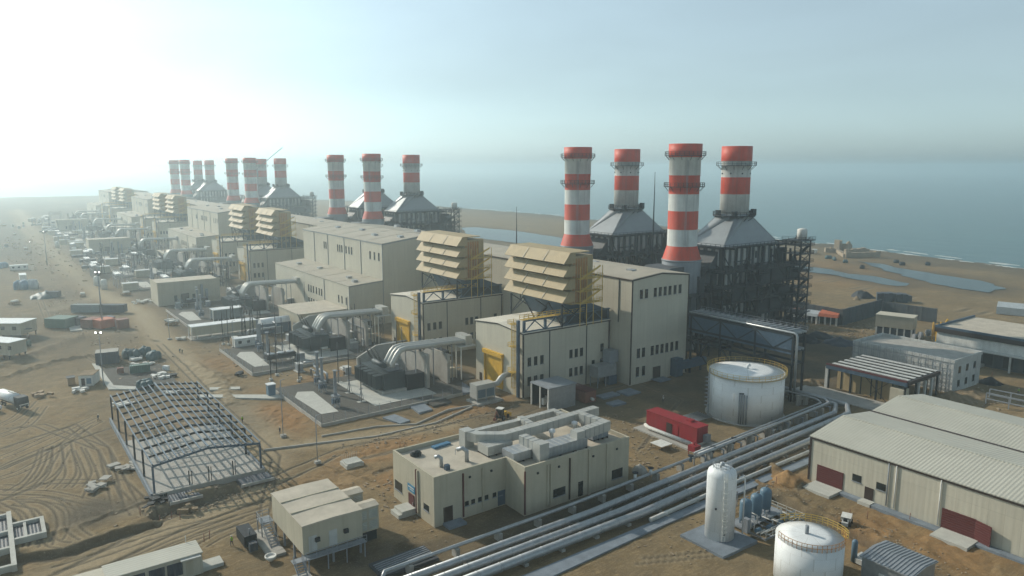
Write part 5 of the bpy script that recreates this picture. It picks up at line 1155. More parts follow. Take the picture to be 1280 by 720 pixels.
# site hut
c, L, rz = edge((99,483),(117,482),5.5); t = thing('site_hut','small white site hut with a dark doorway and brown roof','hut',c,rz)
MB().boxc(0,0,1.5,L,5.5,3.0).build('wall','white_old',t); MB().boxc(0,0,3.06,L+.2,5.8,.12).build('roof','rust_cont' if False else 'soil',t)
MB().boxc(-L*.2,-2.78,1.15,.9,.08,2.1).build('door','trim_brown',t); MB().boxc(L*.2,-2.78,1.4,1.2,.08,1.6).build('shutter','vessel_blue',t)
t = thing('tool_shed','small dark lean-to shed beside the white site hut','shed',(*G(89,480),0)); MB().boxc(0,0,1,1.8,2.6,2.0).build('wall','wood',t); MB().boxc(0,0,2.08,2.1,2.9,.1).build('roof','steel_dark',t)
# raised cream offices at the left edge
for i,(pa,pb,dp,h,lab) in enumerate((((-20,424),(27,424),9,4.2,'raised cream office block at the left edge with outside stairs'),((-20,447),(13,450),6,4.0,'smaller cream office block at the left edge, in front of the raised one'))):
    c, L, rz = edge(pa,pb,dp); t = thing('office_block',lab,'office',c,rz,'cream office blocks at the left edge')
    MB().boxc(0,0,1.4+h/2,L,dp,h).build('body','plaster',t); MB().boxc(0,0,1.45+h,L+.3,dp+.3,.15).build('roof','white_paint',t); b = MB()
    for k in range(5):
        for sy in (-1,1): b.boxc(-L/2+.5+k*(L-1)/4,sy*(dp/2-.3),.6,.3,.3,1.7)
    b.each('stilt','steel_dark',t)
    for k in range(3): MB().boxc(-L/2+3+k*4,-dp/2-.03,1.4+h*.6,1.4,.08,1.2).build('window','glass',t)
    if i == 0: stair(t,(L/2+8.5,-2,0),(L/2+2.0,-2,3.2),1.4,12,'steel_dark'); MB().boxc(L/2+1,-2,3.2,2.2,1.8,.12).build('landing','steel_dark',t)
for i,(px,py) in enumerate(((21,430),(33,432),(14,436))): bundle(['white tanks under the raised office block','green bin at the foot of the office stairs','dark crates under the raised office block'][i],(px,py),1.5,['white_old','green_cont','navy_cont'][i],4,1.8,group='stores under the offices')
# tanker lorry
tx, ty = 4.4, 215.2; t = thing('tanker_lorry','silver tanker lorry with a dark cab facing the steel frame','lorry',(tx,ty,0),math.atan2(-10,4.0)) 
MB().tube([(-10.2,0,2.35),(-10,0,2.35),(-2.0,0,2.35),(-1.8,0,2.35)],[.9,1.3,1.3,.9],22).build('tank','white_paint',t)
b = MB(); b.prism([(-1.2,.9),(1.15,.9),(1.2,2.0),(.95,3.3),(-1.2,3.4)],'y',-1.2,1.2); cabo = b.build('cab','steel_dark',t); MB().prism([(1.17,2.05),(1.22,2.05),(.99,3.1),(.93,3.1)],'y',-1.05,1.05).build('windscreen','glass',cabo)
MB().boxc(1.25,0,1.5,.1,2.2,.25).build('bumper','white_old',cabo); MB().boxc(-4.6,0,1.0,11.2,1.0,.35).build('chassis','steel_dark',t)
for x in (.2,-6.6,-8.0):
    for s in (-1,1): w_ = MB().tube([(x,s*.85,.52),(x,s*1.2,.52)],.52,16).build('wheel','rubber',t); MB().tube([(x,s*1.21,.52),(x,s*1.24,.52)],.24,10).build('hub','white_old',w_)
b = MB(); b.boxc(-5,0,3.72,2.4,.5,.2); b.boxc(-3,0,3.72,.6,.6,.25); b.build('hatch','white_old',t)
b = MB()
for s in (-1,1): b.boxc(1.26,s*.9,1.1,.06,.3,.2)
b.build('headlights','lamp_glass',t) if False else [MB().boxc(1.28,s*.9,1.1,.06,.3,.2).build('headlight','white_paint',t) for s in (-1,1)]
t = thing('van_nose','white vehicle parked at the left edge beside the tanker lorry','van',(*G(-8,512),0),-1.2); MB().prism([(-2.4,.5),(2.4,.5),(2.4,1.2),(1.4,1.4),(.8,2.1),(-2.4,2.1)],'y',-.95,.95).build('body','white_paint',t)
for x in (-1.5,1.5):
    for s in (-1,1): MB().tube([(x,s*.75,.36),(x,s*1.0,.36)],.36,12).build('wheel','rubber',t)
t.name = 'parked_van'
# wheel loader / backhoe
t = thing('backhoe_loader','small digger with a pale cab roof working behind the service building','digger',(*G(627,524),0),.5)
MB().boxc(.6,0,1.2,2.6,1.0,.8).build('bonnet','yellow',t); MB().boxc(-.8,0,1.0,1.6,1.3,.6).build('chassis','steel_dark',t)
cb = MB(); [cb.boxc(x,y,2.1,.1,.1,1.7) for x in (-1.5,-.2) for y in (-.7,.7)]; cb = cb.build('cab','steel_dark',t); MB().boxc(-.85,0,3.0,1.6,1.7,.14).build('cab_roof','white_old',cb); MB().boxc(-.85,0,2.1,1.2,1.3,1.4).build('glazing','glass',cb)
for x,r in ((-1.0,.72),(1.5,.5)):
    for s in (-1,1): MB().tube([(x,s*.8,r),(x,s*1.15,r)],r,16).build('wheel','rubber',t)
MB().prism([(2.6,.1),(3.4,.1),(3.2,.9),(2.8,1.0)],'y',-1.1,1.1).build('bucket','yellow',t); b = MB(); b.bar((1.2,.5,1.3),(2.8,.5,.6),.14); b.bar((1.2,-.5,1.3),(2.8,-.5,.6),.14); b.each('lift_arm','yellow',t)
b = MB(); b.bar((-1.6,0,1.2),(-2.8,0,2.9),.25); b.bar((-2.8,0,2.9),(-3.6,0,1.4),.2); b.boxc(-3.6,0,1.1,.5,.7,.7); b.build('backhoe_arm','rust_cont',t)
t = thing('site_dumper','small pale site dumper parked by the warehouse slab','dumper',(*G(1057,656),0),.4)
MB().prism([(-.2,.7),(1.4,.7),(1.7,1.5),(-.5,1.5)],'y',-.8,.8).build('skip','white_old',t); MB().boxc(-1.1,0,.8,1.4,1.0,.6).build('chassis','casing_light',t); MB().boxc(-1.0,0,1.3,.5,.6,.5).build('seat','steel_dark',t)
for x in (-1.2,1.0):
    for s in (-1,1): MB().tube([(x,s*.6,.42),(x,s*.95,.42)],.42,14).build('wheel','rubber',t)
# lamp masts
def mast(label, px, h, heads=2, r=.3):
    x, y = G(*px); t = thing('lamp_mast',label,'lamp mast',(x,y,0),R(-HEAD),'lamp masts along the dirt road')
    MB().tube([(0,0,-.2),(0,0,h*.5),(0,0,h)],[r,r*.75,r*.45],12).build('pole','steel_grey',t)
    b = MB(); b.bar((-.9,0,h),(.9,0,h),.14); 
    if h > 17: b.ring_rail(0,0,h-.8,.9,.9,10,.06); b.lathe(0,0,[(.2,h-.85),(.95,h-.85),(.95,h-.75),(.2,h-.75)],12)
    b.build('head_frame','steel_dark',t)
    for k in range(heads):
        x0 = (-.7 if k==0 else .7) if heads==2 else 0
        l_ = MB().boxc(x0,-.12,h+.35,.62,.3,.5).build('floodlight','steel_dark',t); MB().boxc(x0,-.30,h+.35,.5,.06,.38).build('lamp','lamp_glass',l_)
mast('tall lamp mast rising from among the containers, lit at the top',(128.5,410),20.9)
mast('lower lamp pole beside the dark blue container pair, two lamps lit',(129.5,481),14.6,2,.16)
mast('distant lamp mast beside the far dirt road, one lamp lit',(59,331),20.3,1)
mast('leaning short lamp post near the bend of the far road',(39,317),8,1,.14)
for i,(px,py,h) in enumerate(((354,545,13),(212,424,9),(292,434,9),(397,578,10),(570,620,9),(1245,690,9))):
    if i > 4: break
    x, y = G(px,py); t = thing('light_pole',['thin grey pole in the churned ground beside the road junction','thin grey pole beside the beige gas skid','thin grey pole on the sand by the gravel yard corner','thin pole beside the concrete manhole slab','thin pole between thin pipeline and service building'][i],'pole',(x,y,0),0,'thin poles on the open ground')
    MB().tube([(0,0,0),(0,0,h)],.09 if i<4 else .05,8).build('pole','steel_grey',t); MB().boxc(0,0,.1,1.2,1.0,.5).build('base','concrete',t); MB().bar((0,0,h),(1.0,0,h+.15),.12,.1).build('lamp_arm','steel_grey',t)
# long flat roofed building and gas skids
for i in range(3):
    t = wthing('control_building',['long cream flat roofed building with a dark central door','second long flat roofed building, fainter, behind the first','third and faintest long flat roofed building down the row'][i],'building',60.5,345+PER*i,'long flat roofed buildings left of the row' if False else 'long flat roofed buildings between road and halls'); o_ = PER*i
    W().box(60,86,345+o_,361+o_,-.4,9.6).build('wall','plaster',t); b = W(); b.box(59.8,86.2,344.8+o_,345.1+o_,9.6,10.2); b.box(59.8,60.1,345.12+o_,361+o_,9.6,10.2); b.build('parapet','plaster',t)
    W().box(60.2,85.8,345.2+o_,360.8+o_,9.62,9.7).build('roof','roof_flat',t); W().box(69.3,72.6,344.85+o_,345.05+o_,.1,4.6).build('door','trim_brown',t)
    for x in (66.5,74.0): win(t,'y',345+o_,x,x+1.2,1.4,4.0)
    for x in (77.5,79.5): W().box(x,x+.8,343.6+o_,344.9+o_,0,8 if x<79 else 6).build('riser','steel_grey',t)
for i,(x0,x1,y,h,lab) in enumerate(((56.6,79,269.9,4.4,'long beige gas skid on a frame beside the gravel yard'),(70.5,82,296.5,4.6,'shorter beige gas skid with a dark open side, behind the longer one'))):
    t = wthing('gas_skid',lab,'equipment skid',x0,y,'beige gas skids near the road'); W().box(x0+.4,x1,y,y+4.5,.8 if i else 1.2,h-.1).build('enclosure','plaster' if not i else 'grey_cont',t); W().box(x0,x1+.3,y-.3,y+4.8,h-.08,h+.15).build('roof','white_paint',t)
    b = W(); b.bar((x0+.15,y-.1,-.2),(x0+.15,y-.1,h),.3); b.bar((x0+.15,y+4.5,-.2),(x0+.15,y+4.5,h),.3)
    for k in range(5): q = x0+2+k*(x1-x0-3)/4; b.bar((q,y+.2,-.2),(q,y+.2,1.2),.25); b.bar((q,y+4.2,-.2),(q,y+4.2,1.2),.25)
    b.build('frame','white_old',t); W().box(x0-.4,x1+1,y-1.2,y+5.5,-.3,.15).build('slab','concrete',t)
t = wthing('oil_separator','silver domed equipment house beside the insulator columns','equipment house',79.5,264)
W().box(79,90,263.5,267.5,0,3.6).build('body','steel_blue',t); W().tube([(79.2,265.5,3.6),(89.8,265.5,3.6)],2.0,16).build('roof','white_paint',t)
# third bay of each block, serving the tall generator building
B3 = ['nearest bay','second bay','third bay','last bay']
for j in range(3):
    o = Vector((0,136+PER*j,0)); wh = ['first','second','third'][j]
    for root,lab in ((bpy.data.objects['transformer'],'dark transformer in front of the annex of the %s tall generator building'),(bpy.data.objects['bus_duct'],'silver bus ducts running into the annex of the %s tall generator building'),(bpy.data.objects['fire_wall'],'grey fire walls in front of the annex of the %s tall generator building')):
        dup(root, root.location+o, lab % wh)
    for i,(x,y,h) in enumerate(CC): dup(col, Vector((x,y,0))+o, 'tall insulator column, %s of three, facing the annex of the %s generator building' % (ORD[i],wh))
    b = MB(); b.box(60.6,108,158.6+o.y,196+o.y,-.8,.2); struct(b.build('gravel_yard','gravel')); b = MB(); b.box(76.8,94.6,165+o.y,189+o.y,-.5,.3); struct(b.build('concrete_pad','concrete_light'))
    b = MB(); b.prism([(63.4,167+o.y),(67.6,166.4+o.y),(68.6,186+o.y),(65,188+o.y),(62.8,184+o.y)], 'z', -.5, .30); struct(b.build('concrete_pad','concrete_light'))
    b = MB(); b.box(60.3,60.58,158+o.y,196+o.y,-.5,.65); struct(b.build('yard_kerb','concrete'))
# smaller plant filling the strip between road and halls, fading into the haze
rs = random.Random(21); shed = None
kinds = [('pump_house','pale flat roofed pump house','building'),('storage_tank','small upright storage tank','tank'),('cable_gantry','open steel gantry','gantry'),('cooler_bank','bank of dark coolers on legs','coolers')]
SITES = [(rs.uniform(62,108), y+rs.uniform(-6,6)) for y in list(range(212,262,14))+list(range(238,340,18)) for _ in (0,1)]
def place(kind, x, y, lab, grp, first={}):
    if kind not in first:
        t = thing({'a':'pump_house','b':'upright_tank','c':'steel_gantry','d':'cooler_bank','e':'portable_cabin','f':'pickup_truck'}[kind], lab, {'a':'building','b':'tank','c':'gantry','d':'coolers','e':'cabin','f':'pickup'}[kind], (x,y,0), 0, grp)
        if kind == 'a': MB().boxc(0,0,1.6,7,4,3.6).build('wall','plaster',t); MB().boxc(0,0,3.5,7.3,4.3,.18).build('roof','white_paint',t); MB().boxc(-3.52,0,1.1,.08,1,2.1).build('door','steel_dark',t)
        if kind == 'b': MB().lathe(0,0,[(1.5,-.1),(1.5,4.2),(.9,4.8),(.02,5)],24).build('shell','white_old',t); MB().bar((-1.7,0,0),(-1.7,0,4.6),.3,.06).build('ladder','steel_grey',t)
        if kind == 'c':
            b = MB()
            for yy in (-6,0,6): b.bar((-1.4,yy,-.1),(-1.4,yy,6.2),.3); b.bar((1.4,yy,-.1),(1.4,yy,6.2),.3); b.bar((-1.4,yy,6.2),(1.4,yy,6.2),.3); b.bar((-1.4,yy,4.4),(1.4,yy,4.4),.2)
            for xx in (-1.4,1.4): b.bar((xx,-6,6.2),(xx,6,6.2),.3); b.bar((xx,-6,4.4),(xx,6,4.4),.2)
            b.build('frame','steel_grey',t); [MB().tube([(q,-7,6.5),(q,7,6.5)],.28,8).build('pipe','galv',t) for q in (-.9,0,.9)]
        if kind == 'd': MB().boxc(0,0,2.2,9,3,1.3).build('housing','steel_dark',t); b = MB(); [b.bar((q,s,-.1),(q,s,1.6),.18) for q in (-4,0,4) for s in (-1.2,1.2)]; b.each('leg','steel_grey',t); [MB().lathe(q,0,[(1.1,2.86),(1.15,3.2),(1.0,3.2)],14).build('fan_ring','galv',t) for q in (-3,0,3)]
        if kind == 'e': MB().boxc(0,0,1.5,9,3,2.7).build('body','white_old',t); MB().boxc(0,0,2.95,9.2,3.2,.14).build('roof','white_paint',t); [MB().boxc(q,-1.53,1.7,1.1,.06,.9).build('window','glass',t) for q in (-2.8,0,2.8)]
        if kind == 'f':
            MB().prism([(-2.5,.45),(2.5,.45),(2.5,1.05),(1.4,1.2),(.8,1.75),(-.5,1.75),(-.6,1.1),(-2.5,1.1)],'y',-.9,.9).build('body','white_paint',t); MB().prism([(.88,1.62),(1.38,1.22),(-.44,1.22),(-.40,1.62)],'y',-.92,.92).build('windows','glass',t)
            [MB().tube([(q,s*.7,.36),(q,s*.95,.36)],.36,12).build('wheel','rubber',t) for q in (-1.6,1.6) for s in (-1,1)]
        first[kind] = t; return t
    t = dup(first[kind], (x,y,0), lab, rz=rs.choice((0,R(90),0)) if kind in 'ef' else 0, group=grp)
    return t
NEARP = [('d',72,222,'dark cooler bank with three fan rings between second transformer bay and beige skid'),('a',98,236,'pale pump house between the first two fire walls and the low switch block'),('c',103,232,'open steel gantry carrying three pipes beside the second turbine house'),('b',92,241,'white upright tank beside the pale pump house'),
         ('c',88,330,'open steel gantry beyond the fire walls of the annex bay'),('d',74,345-7,'dark bank of coolers in front of the long flat roofed building'),('e',70,250,'white cabin on the sand in front of the beige skid') ,('f',50,196,'') ]
for k,x,y,lab in NEARP[:7]: place(k,x,y,lab[:200],{'a':'pale pump houses','b':'white upright tanks','c':'pipe gantries','d':'cooler banks','e':'portable cabins'}[k])
CL = {}
def clutter(kind, x, y, rz):
    if kind not in CL:
        nm, cat_, lab, grp = {'cab':('equipment_cabinet','cabinet','small grey cabinet among the yard equipment left of the turbine houses','grey cabinets in the yards'),'loop':('pipe_loop','pipes','silver pipe loop on posts among the yard equipment left of the turbine houses','pipe loops in the yards'),
          'gan':('line_gantry','gantry','slim lattice gantry over the yards left of the turbine houses','lattice gantries over the yards'),'pole':('yard_pole','pole','thin steel pole rising from the yards left of the turbine houses','thin poles in the yards'),'mat':('pallet_stack','pallets','stack of pale crates on the ground by the yards','crate stacks by the yards')}[kind]
        t = thing(nm, lab, cat_, (x,y,0), rz, grp); CL[kind] = t
        if kind == 'cab': MB().boxc(0,0,1.2,2.6,1.6,2.2).build('body','steel_grey',t); MB().boxc(0,0,2.36,2.8,1.8,.1).build('lid','casing_light',t); MB().boxc(0,0,.0,3.4,2.4,.3).build('plinth','concrete_light',t)
        if kind == 'loop':
            MB().tube([(-5,0,.2),(-5,0,2.6),(-4.6,0,3),(4.6,0,3),(5,0,3.4),(5,0,4.4),(5,3,4.4)],.3,10).build('pipe','galv',t); MB().tube([(-5,1,.2),(-5,1,2),(-4.6,1,2.4),(5,1,2.4),(5,1,.2)],.2,8).build('pipe','steel_grey',t); b = MB(); [b.bar((q,s,0),(q,s,2.9),.16) for q in (-3,0,3) for s in (-.4,1.4)]; b.each('post','steel_dark',t)
        if kind == 'gan':
            b = MB()
            for q in (-5,5):
                for a in ((-.7,-.7),(.7,-.7),(.7,.7),(-.7,.7)): b.bar((q+a[0],a[1],0),(q+a[0]*.3,a[1]*.3,11),.14)
                for k in range(6): z = k*1.8; f = 1-.7*z/11; f2 = 1-.7*(z+1.8)/11; b.bar((q-.7*f,-.7*f,z),(q+.7*f2,-.7*f2,z+1.8),.09); b.bar((q-.7*f,.7*f,z),(q-.7*f2,-.7*f2,z+1.8),.09)
            for z in (10.2,11): b.bar((-5,0,z),(5,0,z),.14)
            for k in range(8): b.bar((-5+k*1.25,0,10.2),(-4.4+k*1.25,0,11),.08)
            b.build('lattice','steel_dark',t); [MB().tube([(q,0,10.1),(q,0,8.3)],.2,8).build('insulator','porcelain',t) for q in (-3,0,3)]
        if kind == 'pole': MB().tube([(0,0,0),(0,0,12)],.12,6).build('shaft','steel_dark',t); MB().boxc(0,0,.2,.9,.9,.6).build('footing','concrete_light',t)
        if kind == 'mat': b = MB(); [b.boxc(q*1.4,s*1.3,.55+.0*q,1.2,1.1,1.1) for q in (-1,0,1) for s in (-.5,.5)]; b.each('crate','wood',t); MB().boxc(.2,0,1.45,2.4,1.8,.6).build('top_crate','white_old',t)
        return t
    return dup(CL[kind], (x,y,0), CL[kind]['label'], rz=rz)
for k in range(150):
    f = rs.random()**1.6; y = 196+f*560; x = rs.uniform(57,109); m_ = (y-160)%PER; inbay = any(-4 < m_-a < 36 for a in (0,53,136))
    if inbay and 60 < x < 98 and not rs.random() < .35: x = rs.uniform(97,109)
    if 343 < y < 363 and x > 58: continue
    if 256 <= (y-0) < 282 and x > 89: continue
    clutter(rs.choice(('cab','cab','loop','gan','pole','pole','mat','cab')), x, y, rs.choice((0,R(90))))
for k in range(120):
    y = 395+rs.random()*560; x = rs.uniform(54,109) if rs.random() < .8 else rs.uniform(-60,40); m_ = (y-160)%PER
    if 180 < m_ < 208 and x > 58: continue
    clutter(rs.choice(('gan','pole','pole','cab','loop') if x > 50 else ('cab','mat','cab')), x, y, rs.choice((0,R(90))))
for k in range(6): clutter('mat', rs.uniform(8,58), rs.uniform(230,420), rs.uniform(0,3))
FARL = {'a':'pale pump house among the hazy plant beyond the long flat roofed building','b':'small tank among the hazy plant beyond the long flat roofed building','c':'pipe gantry among the hazy plant beyond the long flat roofed building','d':'dark coolers among the hazy plant beyond the long flat roofed building','e':'portable cabin in the haze on the far side of the dirt road','f':'pale vehicle in the haze beside the far dirt road'}
FARG = {'a':'pump houses in the haze','b':'tanks in the haze','c':'gantries in the haze','d':'coolers in the haze','e':'cabins in the haze','f':'vehicles in the haze'}
for q in range(64):
    j = q//22; y = 372+q*9.5+rs.uniform(-4,4); x = rs.uniform(52,108); k = rs.choice('abcdacd')
    if any(abs(y-(160+25+PER*a+s)) < 24 for a in range(4) for s in (0,53,136)) and x > 66: x = rs.uniform(46,58); 
    if 343 < (y-345)%PER+345 < 363 and x > 56: x = 52
    place(k,x,y,FARL[k],FARG[k])
for q in range(46): y = 385+q*17+rs.uniform(-8,8); x = rs.uniform(-150,26)-.12*(y-385)*rs.random(); place(rs.choice('eeaef'),x,y,FARL['e'] if False else None or FARL['e'],FARG['e']) if False else None
for q in range(44):
    y = 400+q*19+rs.uniform(-8,8); x = rs.choice((rs.uniform(-30,24),rs.uniform(-140,0))); k = rs.choice('eeaef'); l_ = {'a':'pale flat roofed hut in the haze left of the far dirt road' if False else 'pale flat roofed hut in the haze across the far dirt road'}.get(k, FARL[k])
    place(k,x,y,l_,FARG[k] if k != 'a' else 'huts in the haze across the road')
place('f',*G(106,318),'pale pickup crossing the far dirt road near the bend','vehicles on the far road'); place('f',*G(268,461),'',FARG['f']) if False else None
PTS = []; mat('rubble', (.26,.21,.15), .95, var=.6, scale=.15)
# loose stones, planks and offcuts over the churned ground: nobody could count them
b = MB(); rq = random.Random(77)
AREAS = [(gl((0,530),(120,640)),24,260,.16),(gl((200,640),(330,600)),6,160,.26),(gl((440,560),(640,508)),6,300,.25),(gl((560,660),(470,600)),5,160,.25),(gl((960,600),(1200,720)),4,260,.15),(gl((60,360),(190,470)),12,420,.35),(gl((250,400),(340,470)),9,260,.3),(gl((770,520),(830,600)),7,220,.25),(gl((560,470),(620,500)),8,150,.25),(gl((1010,400),(1170,440)),20,420,.45),(gl((0,300),(160,340)),50,500,.7),(gl((1180,480),(1280,560)),12,260,.4),(gl((820,690),(960,600)),5,160,.16)]
for (pa, pb), wd, cnt, sz in AREAS:
    for _ in range(cnt):
        f = rq.random(); x = pa[0]+(pb[0]-pa[0])*f+rq.gauss(0,wd*.5); y = pa[1]+(pb[1]-pa[1])*f+rq.gauss(0,wd*.5); e = sz*rq.uniform(.4,1.6)
        if 110 < x < 166 and y > 140 or (57 < x < 98 and 95 < y < 117) or (126 < x < 171 and y < 76) or (20 < x < 42 and 141 < y < 193): continue
        PTS.append((x,y,e,rq.uniform(.6,3.5) if rq.random()<.2 else 1,rq.uniform(0,3.1)))
xs_ = np.array([p[0] for p in PTS]); ys_ = np.array([p[1] for p in PTS]); zs_ = terrain_z(xs_, ys_)
for (x,y,e,lg,a), z in zip(PTS, zs_): b.boxc(x,y,float(z)+e*.2,e*lg,e,e*.6,a)
tag(b.build('rubble','rubble'), kind='stuff')
# crane far away
t = wthing('tower_crane','faint lattice crane jib above the third group of chimneys','crane',196,640)
b = W(); b.bar((196,640,0),(196,640,58),.9); b.build('mast','steel_grey',t); b = W(); b.bar((196,640,58),(216,632,76),.5); b.build('jib','steel_grey',t); W().boxc(194,641,57,3,2,2).build('cab','steel_grey',t)
# every small item in the strip says which stretch of the row it stands in and its count from the dirt road
DESC = {'equipment_cabinet':'grey cabinet','pipe_loop':'silver pipe loop','line_gantry':'lattice gantry','yard_pole':'thin steel pole','pallet_stack':'crate stack','pump_house':'pump house','upright_tank':'small upright tank','steel_gantry':'open pipe gantry','cooler_bank':'dark cooler bank','portable_cabin':'portable cabin','pickup_truck':'pale pickup'}
def zone(x, y):
    j = int((y-160)//PER); m = (y-160)-PER*j
    if j > 3: return 'beyond the last chimneys in the haze'
    a, b_, c_ = ORD[2*j], ORD[2*j+1], ORD[j]
    if x < 50: return 'across the road, level with %s %s' % (c_, 'turbine pair' if m < 89 else 'generator building')
    if m < 36: return 'at the %s transformer bay' % a
    if m < 53: return 'between the %s and %s transformer bays' % (a, b_)
    if m < 89: return 'at the %s transformer bay' % b_
    if m < 134: return 'before the %s low switch block' % c_
    if m < 178: return 'facing the %s tall generator building' % c_
    return 'just past the %s tall generator building' % c_
ZN = {}
for o in list(bpy.data.objects):
    if o.parent is None and o.get('category') and o.name.split('.')[0] in DESC and o['label'] not in [q[3] for q in NEARP[:7]] and 'crossing' not in o['label']:
        ZN.setdefault((o.name.split('.')[0], zone(o.location.x, o.location.y)), []).append(o)
for (k_, z_), L_ in ZN.items():
    L_.sort(key=lambda o: abs(o.location.x-48))
    for i_, o in enumerate(L_): o['label'] = '%s %s%s' % (DESC[k_], z_, '' if len(L_) == 1 else ', %s from the road' % ORD[min(i_,15)])
# ------------------------------------------------------------------ beyond the boilers: right side
def wallrun(label, pa, pb, h, m):
    a, b2 = Vector((*G(*pa),0)), Vector((*G(*pb),0)); t = thing('site_wall',label,'wall',a,0,'dark walls of the enclosure behind the boilers')
    w_ = MB(); w_.bar((0,0,h/2-.4),(b2-a)+Vector((0,0,h/2-.4)),.4,h+.8); w_.build('panel',m,t); n = int((b2-a).length/5); b = MB()
    for k in range(n+1): p = (b2-a)*k/n; b.boxc(p.x,p.y,h/2,.6,.6,h+.2)
    b.each('post',m,t)
wallrun('dark wall beside the boiler steelwork, running toward the orange roofed sheds',(983,394),(1052,407),6.2,'casing'); wallrun('dark wall running away from the orange roofed sheds to the far corner',(1052,406.5),(1100,393),6.2,'casing'); wallrun('dark far wall behind the raised beige cabin',(1100,392.5),(1169,403),5.4,'casing')
def tent(label,pa,pb,dp,h,m,arch=True):
    c,L,rz = edge(pa,pb,dp); t = thing('workshop_shed',label,'shed',c,rz,'low workshop sheds by the dark wall')
    MB().prism([(-dp/2,h*.62),(dp/2,h*.62),(dp/2*.9,h*.85),(0,h),(-dp/2*.9,h*.85)],'x',-L/2,L/2).build('roof',m,t); MB().boxc(0,dp/2-.2,h*.3,L,.3,h*.62).build('back_wall','casing_light',t)
    for k in range(4): MB().boxc(-L/2+.4+k*(L-.8)/3,-dp/2+.4,h*.3,.7 if k%2 else .35,.35,h*.62).build('post','white_old',t)
tent('orange roofed workshop shed beside the dark wall',(1022,405),(1046,408),10,5,'tent_orange'); tent('pale blue roofed workshop shed adjoining the orange roofed one',(1001,402),(1021,405),9,4.4,'tent_grey'); tent('brown workshop shed half hidden by the boiler steelwork',(980,400),(992,402),8,5,'rust_cont')
tent('dark shed between boiler steelwork and pale blue roofed shed',(992,401.5),(1000,402.5),7,4,'navy_cont')
c,L,rz = edge((1093,417),(1140,423),7); t = thing('raised_beige_cabin','long beige cabin raised on legs, with stairs at both ends','cabin',c,rz)
MB().boxc(0,0,5.0,L,7,4.2).build('body','plaster',t); MB().boxc(0,0,7.18,L+.2,7.3,.18).build('roof','cream',t); b = MB()
for k in range(6):
    for s in (-1,1): b.boxc(-L/2+.4+k*(L-.8)/5,s*3.2,1.4,.45,.45,3.1)
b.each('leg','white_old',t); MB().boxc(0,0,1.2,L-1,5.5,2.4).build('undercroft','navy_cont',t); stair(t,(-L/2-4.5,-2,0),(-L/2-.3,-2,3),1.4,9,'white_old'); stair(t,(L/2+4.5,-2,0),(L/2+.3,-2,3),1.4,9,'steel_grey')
t = thing('drilling_rig','yellow upright machine behind the grey block','machine',(*G(1172,426),0),-.5)
b = MB(); [b.bar((x,y,0),(x,y,6.5),.35) for x in (-1.4,1.4) for y in (-1,1)]; [b.bar((-1.4,-1,z),(1.4,-1,z+2),.25) for z in (0,2,4)]; b.build('frame','yellow',t); MB().boxc(0,0,3.4,2.2,1.8,3.6).build('body','yellow',t); MB().tube([(1.6,0,5),(3.2,0,7.6)],.3,8).build('spout','yellow',t)
for i,(px,py,r) in enumerate(((1128,431,1.5),(1150,424,1.3),(1160,420,1.2),(1143,425,1.1))):
    x,y = G(px,py); d = Vector((.8,-.6,0))*.5; o = MB(); o.tube([(-d.x,-d.y,r),(d.x,d.y,r)],r,20); o.tube([(-d.x*1.2,-d.y*1.2,r),(d.x*1.2,d.y*1.2,r)],r*.55,14); o = o.build('cable_drum','steel_grey' if i else 'white_old'); o.location=(x,y,0); tag(o,['white cable drum in front of the raised beige cabin','largest grey cable drum beside the yellow machine','grey cable drum against the yellow machine','grey cable drum between the raised cabin and the yellow machine'][i],'cable drum','cable drums')
# grey block with scaffolding
t = wthing('scaffolded_block','grey concrete block with scaffolding along its face, behind the open steel hall','building',208,86)
W().box(207,223.5,85,113,-.4,8.2).build('wall','casing_light',t); W().box(207.4,223.1,85.4,112.6,8.22,8.35).build('roof','concrete',t); b = W(); b.box(206.8,207.1,84.8,113.2,8.2,9.1); b.box(223.4,223.7,84.8,113.2,8.2,9.1); b.box(207.12,223.38,84.8,85.1,8.2,9.1); b.box(207.12,223.38,112.9,113.2,8.2,9.1); b.build('parapet','casing_light',t)
for z in (1.2,5):
    for x in (210,214.5,219): win(t,'y',85,x,x+1.4,z,z+1.8)
b = W()
for k in range(15):
    y = 85.5+k*1.9; b.bar((206,y,-.2),(206,y,9.6),.1); b.bar((205,y,-.2),(205,y,9.6),.1)
    for z in (2,4,6,8): b.bar((205,y,z),(206,y,z),.07)
for z in (2,4,6,8): b.bar((205,85,z),(205,112.5,z),.08); b.bar((206,85,z),(206,112.5,z),.08)
b.build('scaffolding','steel_grey',t)
# open steel hall with blue edge
t = wthing('open_steel_hall','half built steel hall with a blue roof edge and open rafters','steel frame',186,87)
x0,x1,y0,y1 = 184.5,201.5,86.5,107; b = W()
for y in (y0,(y0+y1)/2-3,(y0+y1)/2+4,y1):
    for x in (x0,x0+5.6,x0+11.2,x1): b.bar((x,y,-.2),(x,y,6.6),.4)
b.each('column','steel_dark',t)
W().box(x0-.7,x0-.1,y0-.6,y1+.6,5.6,6.6).build('edge_panel','sign_blue' if False else 'steel_blue',t); W().box(x0,x1,y0-.7,y0-.2,5.8,6.7).build('edge_panel','trim_brown',t); W().box(x0-.75,x0-.1,y0-.6,y1+.6,6.62,7.0).build('edge_panel','maroon',t)
for k in range(6): x = x0+1.2+k*2.9; W().box(x,x+1.3,y0,y1,6.7,6.85).build('roof_strip','casing_light',t)
W().box(x0+.2,x1,y0,y1,6.35,6.5).build('roof_deck','steel_dark',t)
W().box(x0+2.6,x0+2.9,y0+1,y1-1,-.3,5.2).build('inner_wall','hood',t)
